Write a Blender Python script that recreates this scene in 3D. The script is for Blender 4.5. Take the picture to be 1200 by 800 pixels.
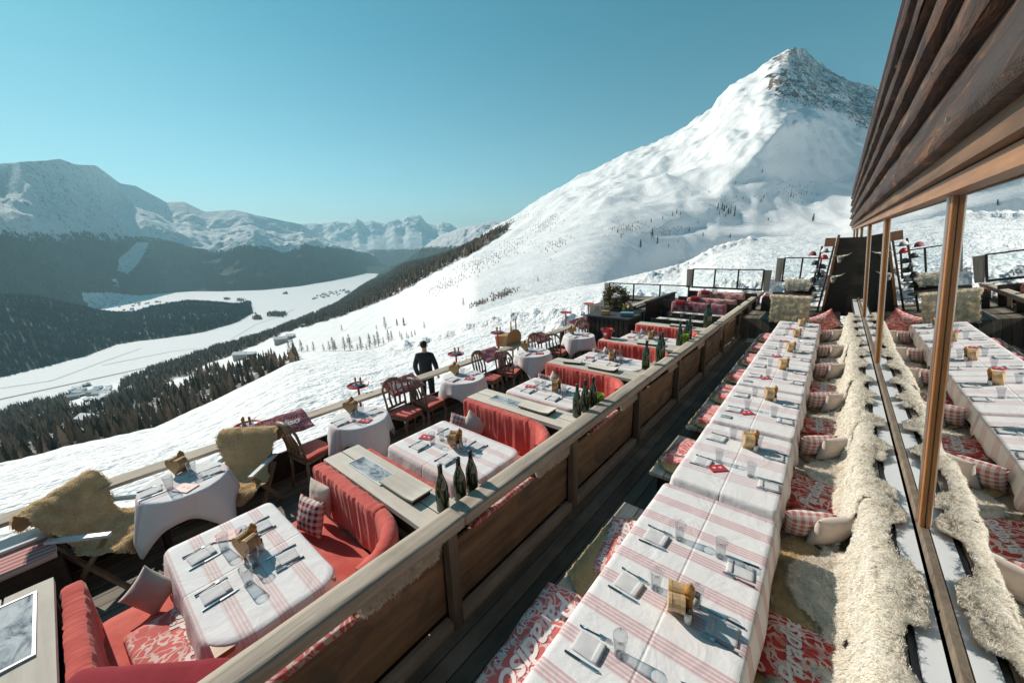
import bpy, bmesh, math, random
import numpy as np
from mathutils import Vector, Matrix

random.seed(7)
rng = np.random.default_rng(7)
for o in list(bpy.data.objects):
    bpy.data.objects.remove(o)
scene = bpy.context.scene
COL = scene.collection
PI = math.pi

# ------------------------------------------------------------------ camera
CAM_H = 2.8
F_PX = 447.0                      # focal length in pixels of the 1200 px wide photograph
_Y = np.array([385., -125., 447.]); _Y /= np.linalg.norm(_Y)
_X = np.array([550., 95., -447.]); _X -= _X.dot(_Y) * _Y; _X /= np.linalg.norm(_X)
_Z = np.cross(_X, _Y)
if _Z[1] > 0: _Z = -_Z
RW = np.array([_X, _Y, _Z])       # rows: world axes in camera space (right, down, forward)
cam_d = bpy.data.cameras.new('camera')
cam = bpy.data.objects.new('camera', cam_d)
COL.objects.link(cam)
cam_d.sensor_width = 36.0
cam_d.lens = F_PX / 1200.0 * 36.0
cam_d.clip_start = 0.02
cam_d.clip_end = 60000
r_, u_, b_ = RW[:, 0], -RW[:, 1], -RW[:, 2]
cam.matrix_world = Matrix(((r_[0], u_[0], b_[0], 0), (r_[1], u_[1], b_[1], 0),
                           (r_[2], u_[2], b_[2], CAM_H), (0, 0, 0, 1)))
scene.camera = cam

# ------------------------------------------------------------------ sky, sun, exposure
SUN_EL, SUN_AZ = math.radians(34), math.radians(95)      # azimuth counted from +Y towards -X
SUNV = Vector((-math.sin(SUN_AZ) * math.cos(SUN_EL), math.cos(SUN_AZ) * math.cos(SUN_EL), math.sin(SUN_EL)))
world = bpy.data.worlds.new('World'); scene.world = world; world.use_nodes = True
wn = world.node_tree; wn.nodes.clear()
sky = wn.nodes.new('ShaderNodeTexSky'); sky.sky_type = 'NISHITA'; sky.sun_disc = False
sky.sun_elevation = SUN_EL; sky.sun_rotation = -SUN_AZ
sky.altitude = 2200; sky.air_density = 1.0; sky.dust_density = 0.6; sky.ozone_density = 1.6
tint = wn.nodes.new('ShaderNodeMix'); tint.data_type = 'RGBA'; tint.blend_type = 'MULTIPLY'
tint.inputs[0].default_value = 1.0
tcw = wn.nodes.new('ShaderNodeTexCoord'); spw = wn.nodes.new('ShaderNodeSeparateXYZ'); rpw = wn.nodes.new('ShaderNodeValToRGB')
wn.links.new(tcw.outputs['Generated'], spw.inputs[0]); wn.links.new(spw.outputs[2], rpw.inputs[0]); wn.links.new(rpw.outputs[0], tint.inputs[7])
rpw.color_ramp.elements[0].position = 0.0; rpw.color_ramp.elements[0].color = (1.12, .95, .78, 1)
e_ = rpw.color_ramp.elements.new(.13); e_.color = (.64, .89, .71, 1)
rpw.color_ramp.elements[2].position = .42; rpw.color_ramp.elements[2].color = (.30, .84, .67, 1)
bgn = wn.nodes.new('ShaderNodeBackground'); bgn.inputs['Strength'].default_value = 0.12
wo = wn.nodes.new('ShaderNodeOutputWorld')
wn.links.new(sky.outputs[0], tint.inputs[6]); wn.links.new(tint.outputs[2], bgn.inputs[0])
wn.links.new(bgn.outputs[0], wo.inputs[0])
sd = bpy.data.lights.new('sun', 'SUN'); sd.energy = 4.2; sd.angle = math.radians(0.5); sd.color = (1.0, 0.90, 0.775)
sun = bpy.data.objects.new('sun', sd); COL.objects.link(sun)
sun.rotation_euler = (-SUNV).to_track_quat('-Z', 'Y').to_euler(); sun.location = (-30, 0, 30)
scene.view_settings.view_transform = 'Standard'; scene.view_settings.look = 'None'
scene.view_settings.exposure = 0.40; scene.view_settings.gamma = 1.0
scene.cycles.max_bounces = 7; scene.cycles.diffuse_bounces = 3; scene.cycles.glossy_bounces = 4
scene.cycles.transparent_max_bounces = 24; scene.cycles.volume_bounces = 0
scene.cycles.caustics_reflective = False; scene.cycles.caustics_refractive = False
scene.cycles.sample_clamp_indirect = 6.0

# ------------------------------------------------------------------ picture <-> world
def ray(u, v):
    c = np.stack([np.asarray(u, float) - 600, np.asarray(v, float) - 400, np.full(np.shape(u), F_PX)], -1)
    return c @ RW.T
def azel(u, v):
    d = ray(u, v); h = np.hypot(d[..., 0], d[..., 1])
    return np.degrees(np.arctan2(-d[..., 0], d[..., 1])), np.degrees(np.arctan2(d[..., 2], h))
def to_px(P):
    P = np.asarray(P, float) - np.array([0, 0, CAM_H])
    c = P @ RW
    w = np.where(c[..., 2] > 1e-6, c[..., 2], np.nan)
    return 600 + F_PX * c[..., 0] / w, 400 + F_PX * c[..., 1] / w
def poly_el(pts, extend=None):
    a, e = azel(np.array([p[0] for p in pts], float), np.array([p[1] for p in pts], float))
    i = np.argsort(a); return a[i], e[i]

# ------------------------------------------------------------------ noise
_perm = np.random.default_rng(3).permutation(512).astype(np.int64)
_perm = np.concatenate([_perm, _perm])
_g = np.random.default_rng(4).normal(size=(512, 2)); _g /= np.linalg.norm(_g, axis=1)[:, None]
def pnoise(x, y):
    xi = np.floor(x).astype(np.int64); yi = np.floor(y).astype(np.int64)
    xf = x - xi; yf = y - yi
    def g(i, j, fx, fy):
        h = _perm[(_perm[(xi + i) & 511] + (yi + j)) & 511]
        gg = _g[h]; return gg[..., 0] * fx + gg[..., 1] * fy
    u = xf * xf * xf * (xf * (xf * 6 - 15) + 10); v = yf * yf * yf * (yf * (yf * 6 - 15) + 10)
    a = g(0, 0, xf, yf) * (1 - u) + g(1, 0, xf - 1, yf) * u
    b = g(0, 1, xf, yf - 1) * (1 - u) + g(1, 1, xf - 1, yf - 1) * u
    return (a * (1 - v) + b * v) * 1.5
def fbm(x, y, o=4, gain=0.5):
    s = 0; a = 1; f = 1
    for k in range(o):
        s = s + a * pnoise(x * f + 17.3 * k, y * f - 9.1 * k); a *= gain; f *= 2.03
    return s
def ridged(x, y, o=4):
    s = 0; a = 1; f = 1
    for k in range(o):
        s = s + a * (1 - 2 * np.abs(pnoise(x * f + 5.3 * k, y * f + 3.7 * k))); a *= .5; f *= 2.1
    return s - 0.9

# ------------------------------------------------------------------ material kit
class NT:
    def __init__(s, name):
        s.m = bpy.data.materials.new(name); s.m.use_nodes = True
        s.t = s.m.node_tree; s.t.nodes.clear(); s.out = s.t.nodes.new('ShaderNodeOutputMaterial')
    def n(s, typ, **kw):
        nd = s.t.nodes.new('ShaderNode' + typ)
        for k, v in kw.items(): setattr(nd, k, v)
        return nd
    def l(s, a, b): s.t.links.new(a, b)
    def coord(s, which='Object', scale=(1, 1, 1), rot=(0, 0, 0)):
        tc = s.n('TexCoord'); mp = s.n('Mapping'); s.l(tc.outputs[which], mp.inputs[0])
        mp.inputs['Scale'].default_value = scale; mp.inputs['Rotation'].default_value = rot
        return mp.outputs[0]
    def noise(s, vec, scale=5, detail=4, rough=.55, dist=0.0, out=0):
        nd = s.n('TexNoise'); s.l(vec, nd.inputs['Vector']); nd.inputs['Scale'].default_value = scale
        nd.inputs['Detail'].default_value = detail; nd.inputs['Roughness'].default_value = rough
        nd.inputs['Distortion'].default_value = dist
        return nd.outputs[out]
    def ramp(s, fac, stops, interp='LINEAR'):
        r = s.n('ValToRGB'); r.color_ramp.interpolation = interp
        while len(r.color_ramp.elements) < len(stops): r.color_ramp.elements.new(0.5)
        for e, (p, c) in zip(r.color_ramp.elements, stops):
            e.position = p; e.color = c if len(c) == 4 else (*c, 1)
        s.l(fac, r.inputs[0]); return r.outputs[0]
    def val(s, fac, a, b):                       # smooth 0..1 ramp between a and b
        r = s.n('MapRange'); r.interpolation_type = 'SMOOTHSTEP'; s.l(fac, r.inputs[0])
        r.inputs[1].default_value = a; r.inputs[2].default_value = b; return r.outputs[0]
    def math(s, op, a, b=None, c=None):
        m = s.n('Math', operation=op)
        for i, x in enumerate((a, b, c)):
            if x is None: continue
            if isinstance(x, (int, float)): m.inputs[i].default_value = x
            else: s.l(x, m.inputs[i])
        return m.outputs[0]
    def mix(s, fac, a, b, blend='MIX'):
        m = s.n('Mix', data_type='RGBA', blend_type=blend)
        for i, x in ((0, fac), (6, a), (7, b)):
            if isinstance(x, (int, float)): m.inputs[i].default_value = x
            elif isinstance(x, tuple): m.inputs[i].default_value = x if len(x) == 4 else (*x, 1)
            else: s.l(x, m.inputs[i])
        return m.outputs[2]
    def sep(s, vec):
        x = s.n('SeparateXYZ'); s.l(vec, x.inputs[0]); return x.outputs
    def attr(s, name):
        a = s.n('Attribute'); a.attribute_name = name; return a.outputs['Fac']
    def bump(s, h, strength=.3, dist=.02, prev=None):
        b = s.n('Bump'); b.inputs['Strength'].default_value = strength; b.inputs['Distance'].default_value = dist
        s.l(h, b.inputs['Height'])
        if prev is not None: s.l(prev, b.inputs['Normal'])
        return b.outputs[0]
    def bsdf(s, color, rough=.6, normal=None, metallic=0, spec=.5, **kw):
        p = s.n('BsdfPrincipled')
        if isinstance(color, tuple): p.inputs['Base Color'].default_value = color if len(color) == 4 else (*color, 1)
        else: s.l(color, p.inputs['Base Color'])
        if isinstance(rough, (int, float)): p.inputs['Roughness'].default_value = rough
        else: s.l(rough, p.inputs['Roughness'])
        p.inputs['Metallic'].default_value = metallic
        p.inputs['Specular IOR Level'].default_value = spec
        for k, v in kw.items(): p.inputs[k.replace('_', ' ')].default_value = v
        if normal is not None: s.l(normal, p.inputs['Normal'])
        s.l(p.outputs[0], s.out.inputs[0]); s.p = p
        return s.m

def wood(name, c1, c2, axis=0, scale=1.0, rough=.7, bump=.4, grain=14, worn=None):
    k = NT(name); sc = [grain, grain, grain]; sc[axis] = 0.9
    v = k.coord('Object', tuple(x * scale for x in sc))
    n1 = k.noise(v, 1.0, 6, .65, .6); n2 = k.noise(k.coord('Object', (scale * 1.7,) * 3), 1.0, 4, .6, .3)
    f = k.math('ADD', k.math('MULTIPLY', n1, .65), k.math('MULTIPLY', n2, .35))
    c = k.ramp(f, [(.32, c1), (.52, tuple((a + b) / 2 for a, b in zip(c1, c2))), (.68, c2)])
    if worn: c = k.mix(k.val(k.noise(k.coord('Object', (scale * 3,) * 3), 1, 5, .6), .5, .68), c, worn)
    oi = k.n('ObjectInfo')
    hs = k.n('HueSaturation'); k.l(c, hs.inputs['Color'])
    k.l(k.math('ADD', .8, k.math('MULTIPLY', oi.outputs['Random'], .4)), hs.inputs['Value'])
    return k.bsdf(hs.outputs[0], rough, k.bump(n1, bump, .01))

def fabric(name, col, col2=None, rough=.9, weave=260, fold=None, bump=.25):
    k = NT(name); v = k.coord('Object'); n = k.noise(v, 3.5, 4, .6); w = k.noise(v, weave, 2, .5)
    c = k.mix(k.val(n, .35, .7), col, col2 or tuple(x * .82 for x in col))
    b = k.bump(w, bump, .002)
    b = k.bump(k.noise(v, 9, 3, .5), .35, .01, b)
    if fold is not None:
        sc = [1.5, 1.5, 1.5]; sc[fold] = 26
        b = k.bump(k.noise(k.coord('Object', tuple(sc)), 1, 3, .5, .4), .6, .012, b)
    k.bsdf(c, rough, b, spec=.2)
    k.p.inputs['Sheen Weight'].default_value = .15
    return k.m

M = {}
M['deck'] = None
def make_deck(name, axis, base, light):
    k = NT(name); v = k.coord('Object'); s = k.sep(v)
    across = s[1] if axis == 0 else s[0]; along = s[0] if axis == 0 else s[1]
    w = .135
    q = k.math('DIVIDE', across, w); fl = k.math('FLOOR', q); fr = k.math('FRACT', q)
    gap = k.math('MULTIPLY', k.val(fr, 0.0, .05), k.val(fr, 1.0, .95))
    wn_ = k.n('TexWhiteNoise', noise_dimensions='1D'); k.l(fl, wn_.inputs['W'])
    sc = (1.2, 22, 1) if axis == 0 else (22, 1.2, 1)
    g = k.noise(k.coord('Object', sc), 1, 6, .65, .5)
    big = k.noise(v, 1.3, 4, .6)
    c = k.mix(k.val(g, .3, .7), base, light)
    c = k.mix(k.val(big, .45, .75), c, tuple(x * 1.5 for x in light))
    hs = k.n('HueSaturation'); k.l(c, hs.inputs['Color']); k.l(k.math('ADD', .65, k.math('MULTIPLY', wn_.outputs[0], .7)), hs.inputs['Value'])
    c = k.mix(gap, (.006, .005, .004), hs.outputs[0])
    b = k.bump(gap, .8, .01); b = k.bump(g, .3, .006, b)
    return k.bsdf(c, .75, b)
M['deck'] = make_deck('dark_decking', 1, (.11, .092, .076), (.20, .17, .135))
M['grey_wood_x'] = wood('weathered_grey_wood_across', (.54, .48, .41), (.82, .76, .68), 0, 1, .8, .7, 12, (.70, .63, .55))
M['grey_wood_y'] = wood('weathered_grey_wood_along', (.28, .225, .18), (.68, .59, .49), 1, 1, .8, .9, 14, (.46, .39, .32))
M['panel'] = wood('brown_weathered_boards', (.07, .045, .03), (.42, .26, .15), 1, 1, .75, .6, 10, (.13, .10, .075))
M['post'] = wood('grey_brown_post', (.10, .075, .055), (.27, .21, .155), 2, 1, .8, .5, 20)
M['dark_wood'] = wood('dark_stained_wood', (.012, .009, .007), (.055, .038, .026), 0, 1, .7, .4, 10)
M['chair_wood'] = wood('turned_oak', (.16, .105, .065), (.36, .26, .17), 2, 1, .5, .3, 24)
M['varnish'] = wood('varnished_orange_wood', (.34, .12, .035), (.62, .27, .09), 2, 1, .3, .15, 24)
M['varnish_y'] = wood('varnished_brown_wood', (.20, .085, .03), (.44, .21, .085), 1, 1, .4, .3, 16)
M['box_wood'] = wood('light_box_wood', (.42, .27, .13), (.66, .46, .26), 2, 1, .5, .15, 30)
M['box_wood_dark'] = wood('honey_box_wood', (.34, .19, .075), (.52, .32, .14), 2, 1, .5, .15, 30)
M['mill'] = wood('amber_turned_wood', (.35, .15, .03), (.58, .30, .07), 2, 1, .3, .1, 30)
M['coral'] = fabric('coral_fabric', (.64, .13, .105), (.48, .065, .055), fold=0)
M['coral_seat'] = fabric('coral_seat_fabric', (.66, .16, .13), (.50, .08, .065))
M['dark_red'] = fabric('dark_red_fabric', (.30, .018, .03), (.22, .01, .02))
M['white_cloth'] = fabric('white_cloth', (.78, .76, .77), (.72, .70, .72), bump=.1)
M['napkin'] = fabric('napkin_cloth', (.66, .65, .66), (.58, .57, .59), bump=.15)
M['cream_pillow'] = fabric('cream_pillow_fabric', (.66, .56, .50), (.58, .47, .42))
M['jacket'] = fabric('dark_jacket', (.02, .02, .024), (.03, .03, .034))
M['trousers'] = fabric('dark_trousers', (.012, .012, .016))
M['skin'] = NT('skin').bsdf((.55, .33, .24), .5)
M['hair'] = NT('hair').bsdf((.012, .009, .008), .8)
M['steel'] = NT('steel').bsdf((.62, .64, .66), .18, metallic=1)
M['blue_steel'] = NT('dark_steel').bsdf((.05, .10, .14), .25, metallic=.7)
M['slate'] = NT('slate').bsdf((.05, .05, .05), .6)
M['black'] = NT('matt_black').bsdf((.012, .012, .012), .5)
M['alu'] = NT('pale_sill_paint').bsdf((.72, .74, .77), .4)
M['red_paint'] = NT('red_paint').bsdf((.50, .03, .025), .35)
M['blue_dish'] = NT('blue_dish').bsdf((.10, .26, .42), .4)
M['white_paint'] = NT('white_paint').bsdf((.75, .75, .74), .4)
M['bone'] = NT('bone').bsdf((.72, .68, .6), .7)
M['green'] = NT('bottle_green').bsdf((.012, .035, .008), .06, spec=.8)
M['lime'] = NT('lime_glass').bsdf((.22, .38, .01), .1)
M['foil'] = NT('dark_foil').bsdf((.008, .02, .02), .3)
M['yellow'] = NT('mustard').bsdf((.55, .35, .03), .4)

def cloth_stripes(name, bright=1.0, period=.235, axis=1, red=(.50, .10, .12), crease=0.0, x0=None):
    k = NT(name); v = k.coord('Object'); s = k.sep(v)
    a = s[axis]
    f = k.math('FRACT', k.math('ADD', k.math('DIVIDE', a, period), 10.13))
    band = k.math('LESS_THAN', f, .40)
    f2 = k.math('FRACT', k.math('DIVIDE', f, .40 / 4.0))
    thin = k.val(f2, .30, .42)
    edge = k.math('GREATER_THAN', f2, .88)
    st = k.math('MULTIPLY', band, k.math('MULTIPLY', thin, k.math('SUBTRACT', 1.0, k.math('MULTIPLY', edge, .0))))
    w = k.noise(v, 400, 2, .5)
    st = k.math('MAXIMUM', st, k.math('MULTIPLY', band, .30))
    st = k.math('MULTIPLY', st, k.math('ADD', .32, k.math('MULTIPLY', w, .32)))
    c = k.mix(st, (.80 * bright, .78 * bright, .79 * bright), red)
    cr = k.math('ABSOLUTE', s[1 - axis])
    b = k.bump(k.noise(v, 3.2, 5, .6, .8), .55, .03); b = k.bump(k.noise(v, 14, 3, .5, .6), .25, .006, b)
    b = k.bump(k.val(cr, .0, .012), .5, .006, b)
    cy = k.math('ABSOLUTE', k.math('SUBTRACT', k.math('FRACT', k.math('DIVIDE', s[1], .42)), .5))
    b = k.bump(k.val(cy, .0, .02), .35, .005, b)
    k.bsdf(c, .85, b, spec=.25); return k.m
M['stripes'] = cloth_stripes('red_striped_linen', 1.0)
M['stripes_pale'] = cloth_stripes('pale_striped_linen', 1.0, .40, 1, (.60, .38, .40))
M['stripes_booth'] = cloth_stripes('pink_striped_linen', .98, .19, 1, (.62, .30, .28))

def gingham(name, red, size=.055, white=(.72, .66, .63)):
    k = NT(name); s = k.sep(k.coord('Object'))
    fx = k.math('LESS_THAN', k.math('FRACT', k.math('ADD', k.math('DIVIDE', s[0], size), 20.2)), .5)
    fy = k.math('LESS_THAN', k.math('FRACT', k.math('ADD', k.math('DIVIDE', s[2], size), 20.3)), .5)
    c = k.mix(k.math('MULTIPLY', k.math('ADD', fx, fy), .5), white, red)
    v = k.coord('Object')
    k.bsdf(c, .9, k.bump(k.noise(v, 200, 2), .3, .003, k.bump(k.noise(v, 8, 3), .4, .01)), spec=.2); return k.m
M['gingham'] = gingham('red_gingham', (.32, .02, .03))
M['gingham_pink'] = gingham('pink_gingham', (.48, .16, .15))

def floral(name, base, white=(.74, .62, .58), sc=11):
    k = NT(name); v = k.coord('Object')
    d = k.n('TexNoise'); k.l(v, d.inputs[0]); d.inputs['Scale'].default_value = 7; d.inputs['Detail'].default_value = 2
    vm = k.n('VectorMath', operation='MULTIPLY_ADD'); k.l(d.outputs[1], vm.inputs[0]); vm.inputs[1].default_value = (.22, .22, .22); k.l(v, vm.inputs[2])
    vo = k.n('TexVoronoi', feature='DISTANCE_TO_EDGE'); k.l(vm.outputs[0], vo.inputs['Vector']); vo.inputs['Scale'].default_value = sc
    ring = k.math('SUBTRACT', 1.0, k.val(vo.outputs[0], .03, .07))
    wv = k.n('TexWave', wave_type='RINGS'); k.l(vm.outputs[0], wv.inputs[0]); wv.inputs['Scale'].default_value = sc * .55; wv.inputs['Distortion'].default_value = 5
    leaf = k.val(wv.outputs['Fac'], .78, .86)
    m = k.math('MAXIMUM', ring, leaf)
    m = k.math('MULTIPLY', m, k.val(k.noise(v, 4, 2), .32, .5))
    c = k.mix(k.math('MULTIPLY', m, .85), base, white)
    k.bsdf(c, .9, k.bump(k.noise(v, 250, 2), .3, .002, k.bump(m, .3, .002)), spec=.2); return k.m
M['floral'] = floral('coral_floral_print', (.60, .15, .14))
M['floral_red'] = floral('red_floral_print', (.50, .055, .045))
M['floral_dark'] = floral('crimson_floral_print', (.26, .02, .04), (.60, .42, .45), 26)
M['letter'] = NT('letter_print').bsdf((.78, .70, .68), .9)

def wool_hair(name, c1, c2):
    k = NT(name); geo = k.n('NewGeometry'); n = k.noise(geo.outputs['Position'], 9, 3, .6)
    c = k.mix(k.val(n, .35, .7), c1, c2); d = k.n('BsdfDiffuse'); t = k.n('BsdfTranslucent'); k.l(c, d.inputs[0]); k.l(c, t.inputs[0])
    mx = k.n('MixShader'); mx.inputs[0].default_value = .28; k.l(d.outputs[0], mx.inputs[1]); k.l(t.outputs[0], mx.inputs[2]); k.l(mx.outputs[0], k.out.inputs[0]); return k.m
def wool(name, c1, c2, bump=.9, scale=60, sheen=.4):
    k = NT(name); v = k.coord('Object'); n = k.noise(v, scale, 4, .7, 1.2); n2 = k.noise(v, 5, 3, .6)
    c = k.mix(k.val(n2, .35, .7), c1, c2); c = k.mix(k.val(n, .55, .35), c, tuple(x * .84 for x in c2))
    k.bsdf(c, .95, k.bump(n, bump, .02), spec=.1); k.p.inputs['Sheen Weight'].default_value = sheen
    return k.m
M['wool'] = wool('cream_wool', (.93, .87, .75), (.90, .81, .66))
M['wool_tuft'] = wool_hair('cream_wool_fibres', (.98, .93, .85), (.96, .89, .78))
M['wool_gold'] = wool('golden_wool', (.90, .70, .42), (.82, .61, .34), 1.0, 90)
M['gold_tuft'] = wool_hair('golden_wool_fibres', (.97, .80, .56), (.92, .73, .48))
M['wool_seat'] = wool('tan_short_wool', (.86, .74, .54), (.80, .66, .45), 1.0, 120)
M['seat_tuft'] = wool_hair('tan_wool_fibres', (.82, .66, .40), (.76, .59, .34))

def clear_glass(name, tint=(.95, .96, .96), ior=1.5, rough=0.01, extra=0.0, facing=False):
    k = NT(name); t = k.n('BsdfTransparent'); t.inputs[0].default_value = (*tint, 1)
    g = k.n('BsdfGlossy'); g.inputs['Roughness'].default_value = rough; g.inputs[0].default_value = (1, 1, 1, 1)
    f = k.n('Fresnel'); f.inputs[0].default_value = ior
    fac = k.math('ADD', f.outputs[0], extra) if extra else f.outputs[0]
    if facing:
        lw = k.n('LayerWeight'); fac = k.math('ADD', .03, k.math('MULTIPLY', k.math('POWER', lw.outputs['Facing'], 4.0), facing))
    mx = k.n('MixShader'); k.l(fac, mx.inputs[0]); k.l(t.outputs[0], mx.inputs[1]); k.l(g.outputs[0], mx.inputs[2])
    k.l(mx.outputs[0], k.out.inputs[0]); return k.m
M['tumbler'] = clear_glass('tumbler_glass', (.90, .91, .92), 1.5, .02, .0, .9)
M['pane'] = clear_glass('window_pane', (.10, .13, .12), 2.6, 0.0, .06)
M['screen'] = clear_glass('wind_screen_glass', (.93, .96, .965), 1.45, .01, 0, .5)

# ------------------------------------------------------------------ mesh kit
class MB:
    def __init__(s): s.v = []; s.f = []
    def add(s, vs, fs):
        o = len(s.v); s.v += [tuple(map(float, x)) for x in vs]; s.f += [tuple(i + o for i in f) for f in fs]; return s
    def box(s, c, d, rot=None, taper=1.0):
        x, y, z = (a / 2 for a in d)
        vs = [Vector((sx * x * (taper if sz > 0 else 1), sy * y * (taper if sz > 0 else 1), sz * z)) for sz in (-1, 1) for sy in (-1, 1) for sx in (-1, 1)]
        if rot is not None:
            R = Matrix.Rotation(rot[2], 3, 'Z') @ Matrix.Rotation(rot[1], 3, 'Y') @ Matrix.Rotation(rot[0], 3, 'X')
            vs = [R @ p for p in vs]
        return s.add([p + Vector(c) for p in vs], [(0, 2, 3, 1), (4, 5, 7, 6), (0, 1, 5, 4), (2, 6, 7, 3), (0, 4, 6, 2), (1, 3, 7, 5)])
    def beam(s, a, b, w, h):
        a, b = Vector(a), Vector(b); d = b - a; L = d.length
        q = d.to_track_quat('X', 'Z'); vs = []
        for X in (0, L):
            for Yv, Zv in ((-w / 2, -h / 2), (w / 2, -h / 2), (w / 2, h / 2), (-w / 2, h / 2)):
                vs.append(a + q @ Vector((X, Yv, Zv)))
        return s.add(vs, [(0, 3, 2, 1), (4, 5, 6, 7), (0, 1, 5, 4), (1, 2, 6, 5), (2, 3, 7, 6), (3, 0, 4, 7)])
    def tube(s, path, r, n=8, caps=True):
        path = [Vector(p) for p in path]
        if not isinstance(r, (list, tuple)): r = [r] * len(path)
        vs = []; prev = None
        for i, p in enumerate(path):
            d = (path[min(i + 1, len(path) - 1)] - path[max(i - 1, 0)]).normalized()
            if prev is None: ref = Vector((0, 0, 1)) if abs(d.z) < .9 else Vector((1, 0, 0)); X = d.cross(ref).normalized()
            else: X = (prev - d * prev.dot(d)).normalized()
            prev = X; Yv = d.cross(X)
            for k in range(n):
                a = 2 * PI * k / n; vs.append(p + (X * math.cos(a) + Yv * math.sin(a)) * r[i])
        fs = [(i * n + k, i * n + (k + 1) % n, (i + 1) * n + (k + 1) % n, (i + 1) * n + k) for i in range(len(path) - 1) for k in range(n)]
        if caps: fs += [tuple(range(n))[::-1], tuple((len(path) - 1) * n + k for k in range(n))]
        return s.add(vs, fs)
    def lathe(s, prof, c=(0, 0, 0), n=20):
        vs = [(c[0] + r * math.cos(2 * PI * k / n), c[1] + r * math.sin(2 * PI * k / n), c[2] + z) for r, z in prof for k in range(n)]
        m = len(prof)
        fs = [(i * n + k, i * n + (k + 1) % n, (i + 1) * n + (k + 1) % n, (i + 1) * n + k) for i in range(m - 1) for k in range(n)]
        if prof[0][0] > 1e-4: fs.append(tuple(range(n))[::-1])
        if prof[-1][0] > 1e-4: fs.append(tuple((m - 1) * n + k for k in range(n)))
        return s.add(vs, fs)
    def prism(s, pts, z0, z1, frame=None):       # pts (a, b) polygon extruded; frame maps (a, b, c) -> world
        n = len(pts); fr = frame or (lambda a, b, c: (a, b, c))
        vs = [fr(a, b, z0) for a, b in pts] + [fr(a, b, z1) for a, b in pts]
        return s.add(vs, [tuple(range(n))[::-1], tuple(range(n, 2 * n))] + [(i, (i + 1) % n, n + (i + 1) % n, n + i) for i in range(n)])
    def grid(s, P, closed_u=False):
        P = np.asarray(P); a, b = P.shape[:2]
        fs = [(i * b + j, i * b + j + 1, (i + 1) * b + j + 1, (i + 1) * b + j) for i in range(a - 1) for j in range(b - 1)]
        if closed_u: fs += [((a - 1) * b + j, (a - 1) * b + j + 1, j + 1, j) for j in range(b - 1)]
        return s.add(P.reshape(-1, 3).tolist(), fs)
    def soft(s, c, d, r=.03, n=(8, 8, 4), fn=None, rot=0.0):
        hx = np.array(d) / 2; off = len(s.v)
        vs = []; fs = []
        def face(ax, sg):
            a1, a2 = [(1, 2), (2, 0), (0, 1)][ax]
            u = np.linspace(-1, 1, n[a1] + 1); w = np.linspace(-1, 1, n[a2] + 1)
            U, W = np.meshgrid(u, w, indexing='ij'); P = np.zeros(U.shape + (3,)); P[..., a1] = U * hx[a1]; P[..., a2] = W * hx[a2]; P[..., ax] = sg * hx[ax]
            return P, sg > 0
        for ax in range(3):
            for sg in (-1, 1):
                P, flip = face(ax, sg); inner = np.clip(P, -(hx - r), hx - r); D = P - inner
                L = np.linalg.norm(D, axis=-1, keepdims=True); P = inner + D / np.maximum(L, 1e-9) * r
                if fn is not None: P = fn(P)
                if rot:
                    ca, sa = math.cos(rot), math.sin(rot); X = P[..., 0] * ca - P[..., 1] * sa; Yv = P[..., 0] * sa + P[..., 1] * ca
                    P = np.stack([X, Yv, P[..., 2]], -1)
                P = P + np.array(c); a, b = P.shape[:2]; o = len(vs); vs += P.reshape(-1, 3).tolist()
                for i in range(a - 1):
                    for j in range(b - 1):
                        q = (o + i * b + j, o + (i + 1) * b + j, o + (i + 1) * b + j + 1, o + i * b + j + 1)
                        fs.append(q if flip else q[::-1])
        return s.add(vs, fs)
    def mesh(s, name, mat, smooth=False, weld=False):
        me = bpy.data.meshes.new(name); me.from_pydata(s.v, [], s.f)
        if weld:
            bm = bmesh.new(); bm.from_mesh(me); bmesh.ops.remove_doubles(bm, verts=bm.verts, dist=1e-4)
            bmesh.ops.recalc_face_normals(bm, faces=bm.faces); bm.to_mesh(me); bm.free()
        if smooth: me.polygons.foreach_set('use_smooth', [True] * len(me.polygons))
        me.materials.append(mat); me.update(); return me
    def build(s, name, mat, parent=None, smooth=False, weld=False, bevel=0.0, loc=(0, 0, 0), rotz=0.0):
        o = bpy.data.objects.new(name, s.mesh(name, mat, smooth, weld)); COL.objects.link(o)
        o.location = loc; o.rotation_euler.z = rotz
        if parent is not None: o.parent = parent
        if bevel:
            b = o.modifiers.new('bevel', 'BEVEL'); b.width = bevel; b.segments = 2; b.limit_method = 'ANGLE'
        return o

def np_mesh(name, V, Fq, mat, smooth=True, attrs=None, tri=None):
    me = bpy.data.meshes.new(name); V = np.asarray(V, np.float32); Fq = np.asarray(Fq, np.int32)
    nq, k = Fq.shape
    me.vertices.add(len(V)); me.vertices.foreach_set('co', V.ravel())
    me.loops.add(nq * k); me.loops.foreach_set('vertex_index', Fq.ravel())
    me.polygons.add(nq); me.polygons.foreach_set('loop_start', np.arange(0, nq * k, k, dtype=np.int32))
    me.polygons.foreach_set('use_smooth', np.full(nq, smooth))
    me.materials.append(mat); me.update(calc_edges=True)
    for a, d in (attrs or {}).items():
        at = me.attributes.new(a, 'FLOAT', 'POINT'); at.data.foreach_set('value', np.asarray(d, np.float32).ravel())
    return me
def link(name, me, parent=None, loc=(0, 0, 0), rotz=0.0):
    o = bpy.data.objects.new(name, me); COL.objects.link(o); o.location = loc; o.rotation_euler.z = rotz
    if parent is not None: o.parent = parent
    return o
def tag(o, label, cat, group=None):
    o['label'] = label; o['category'] = cat
    if group: o['group'] = group
    return o
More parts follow.
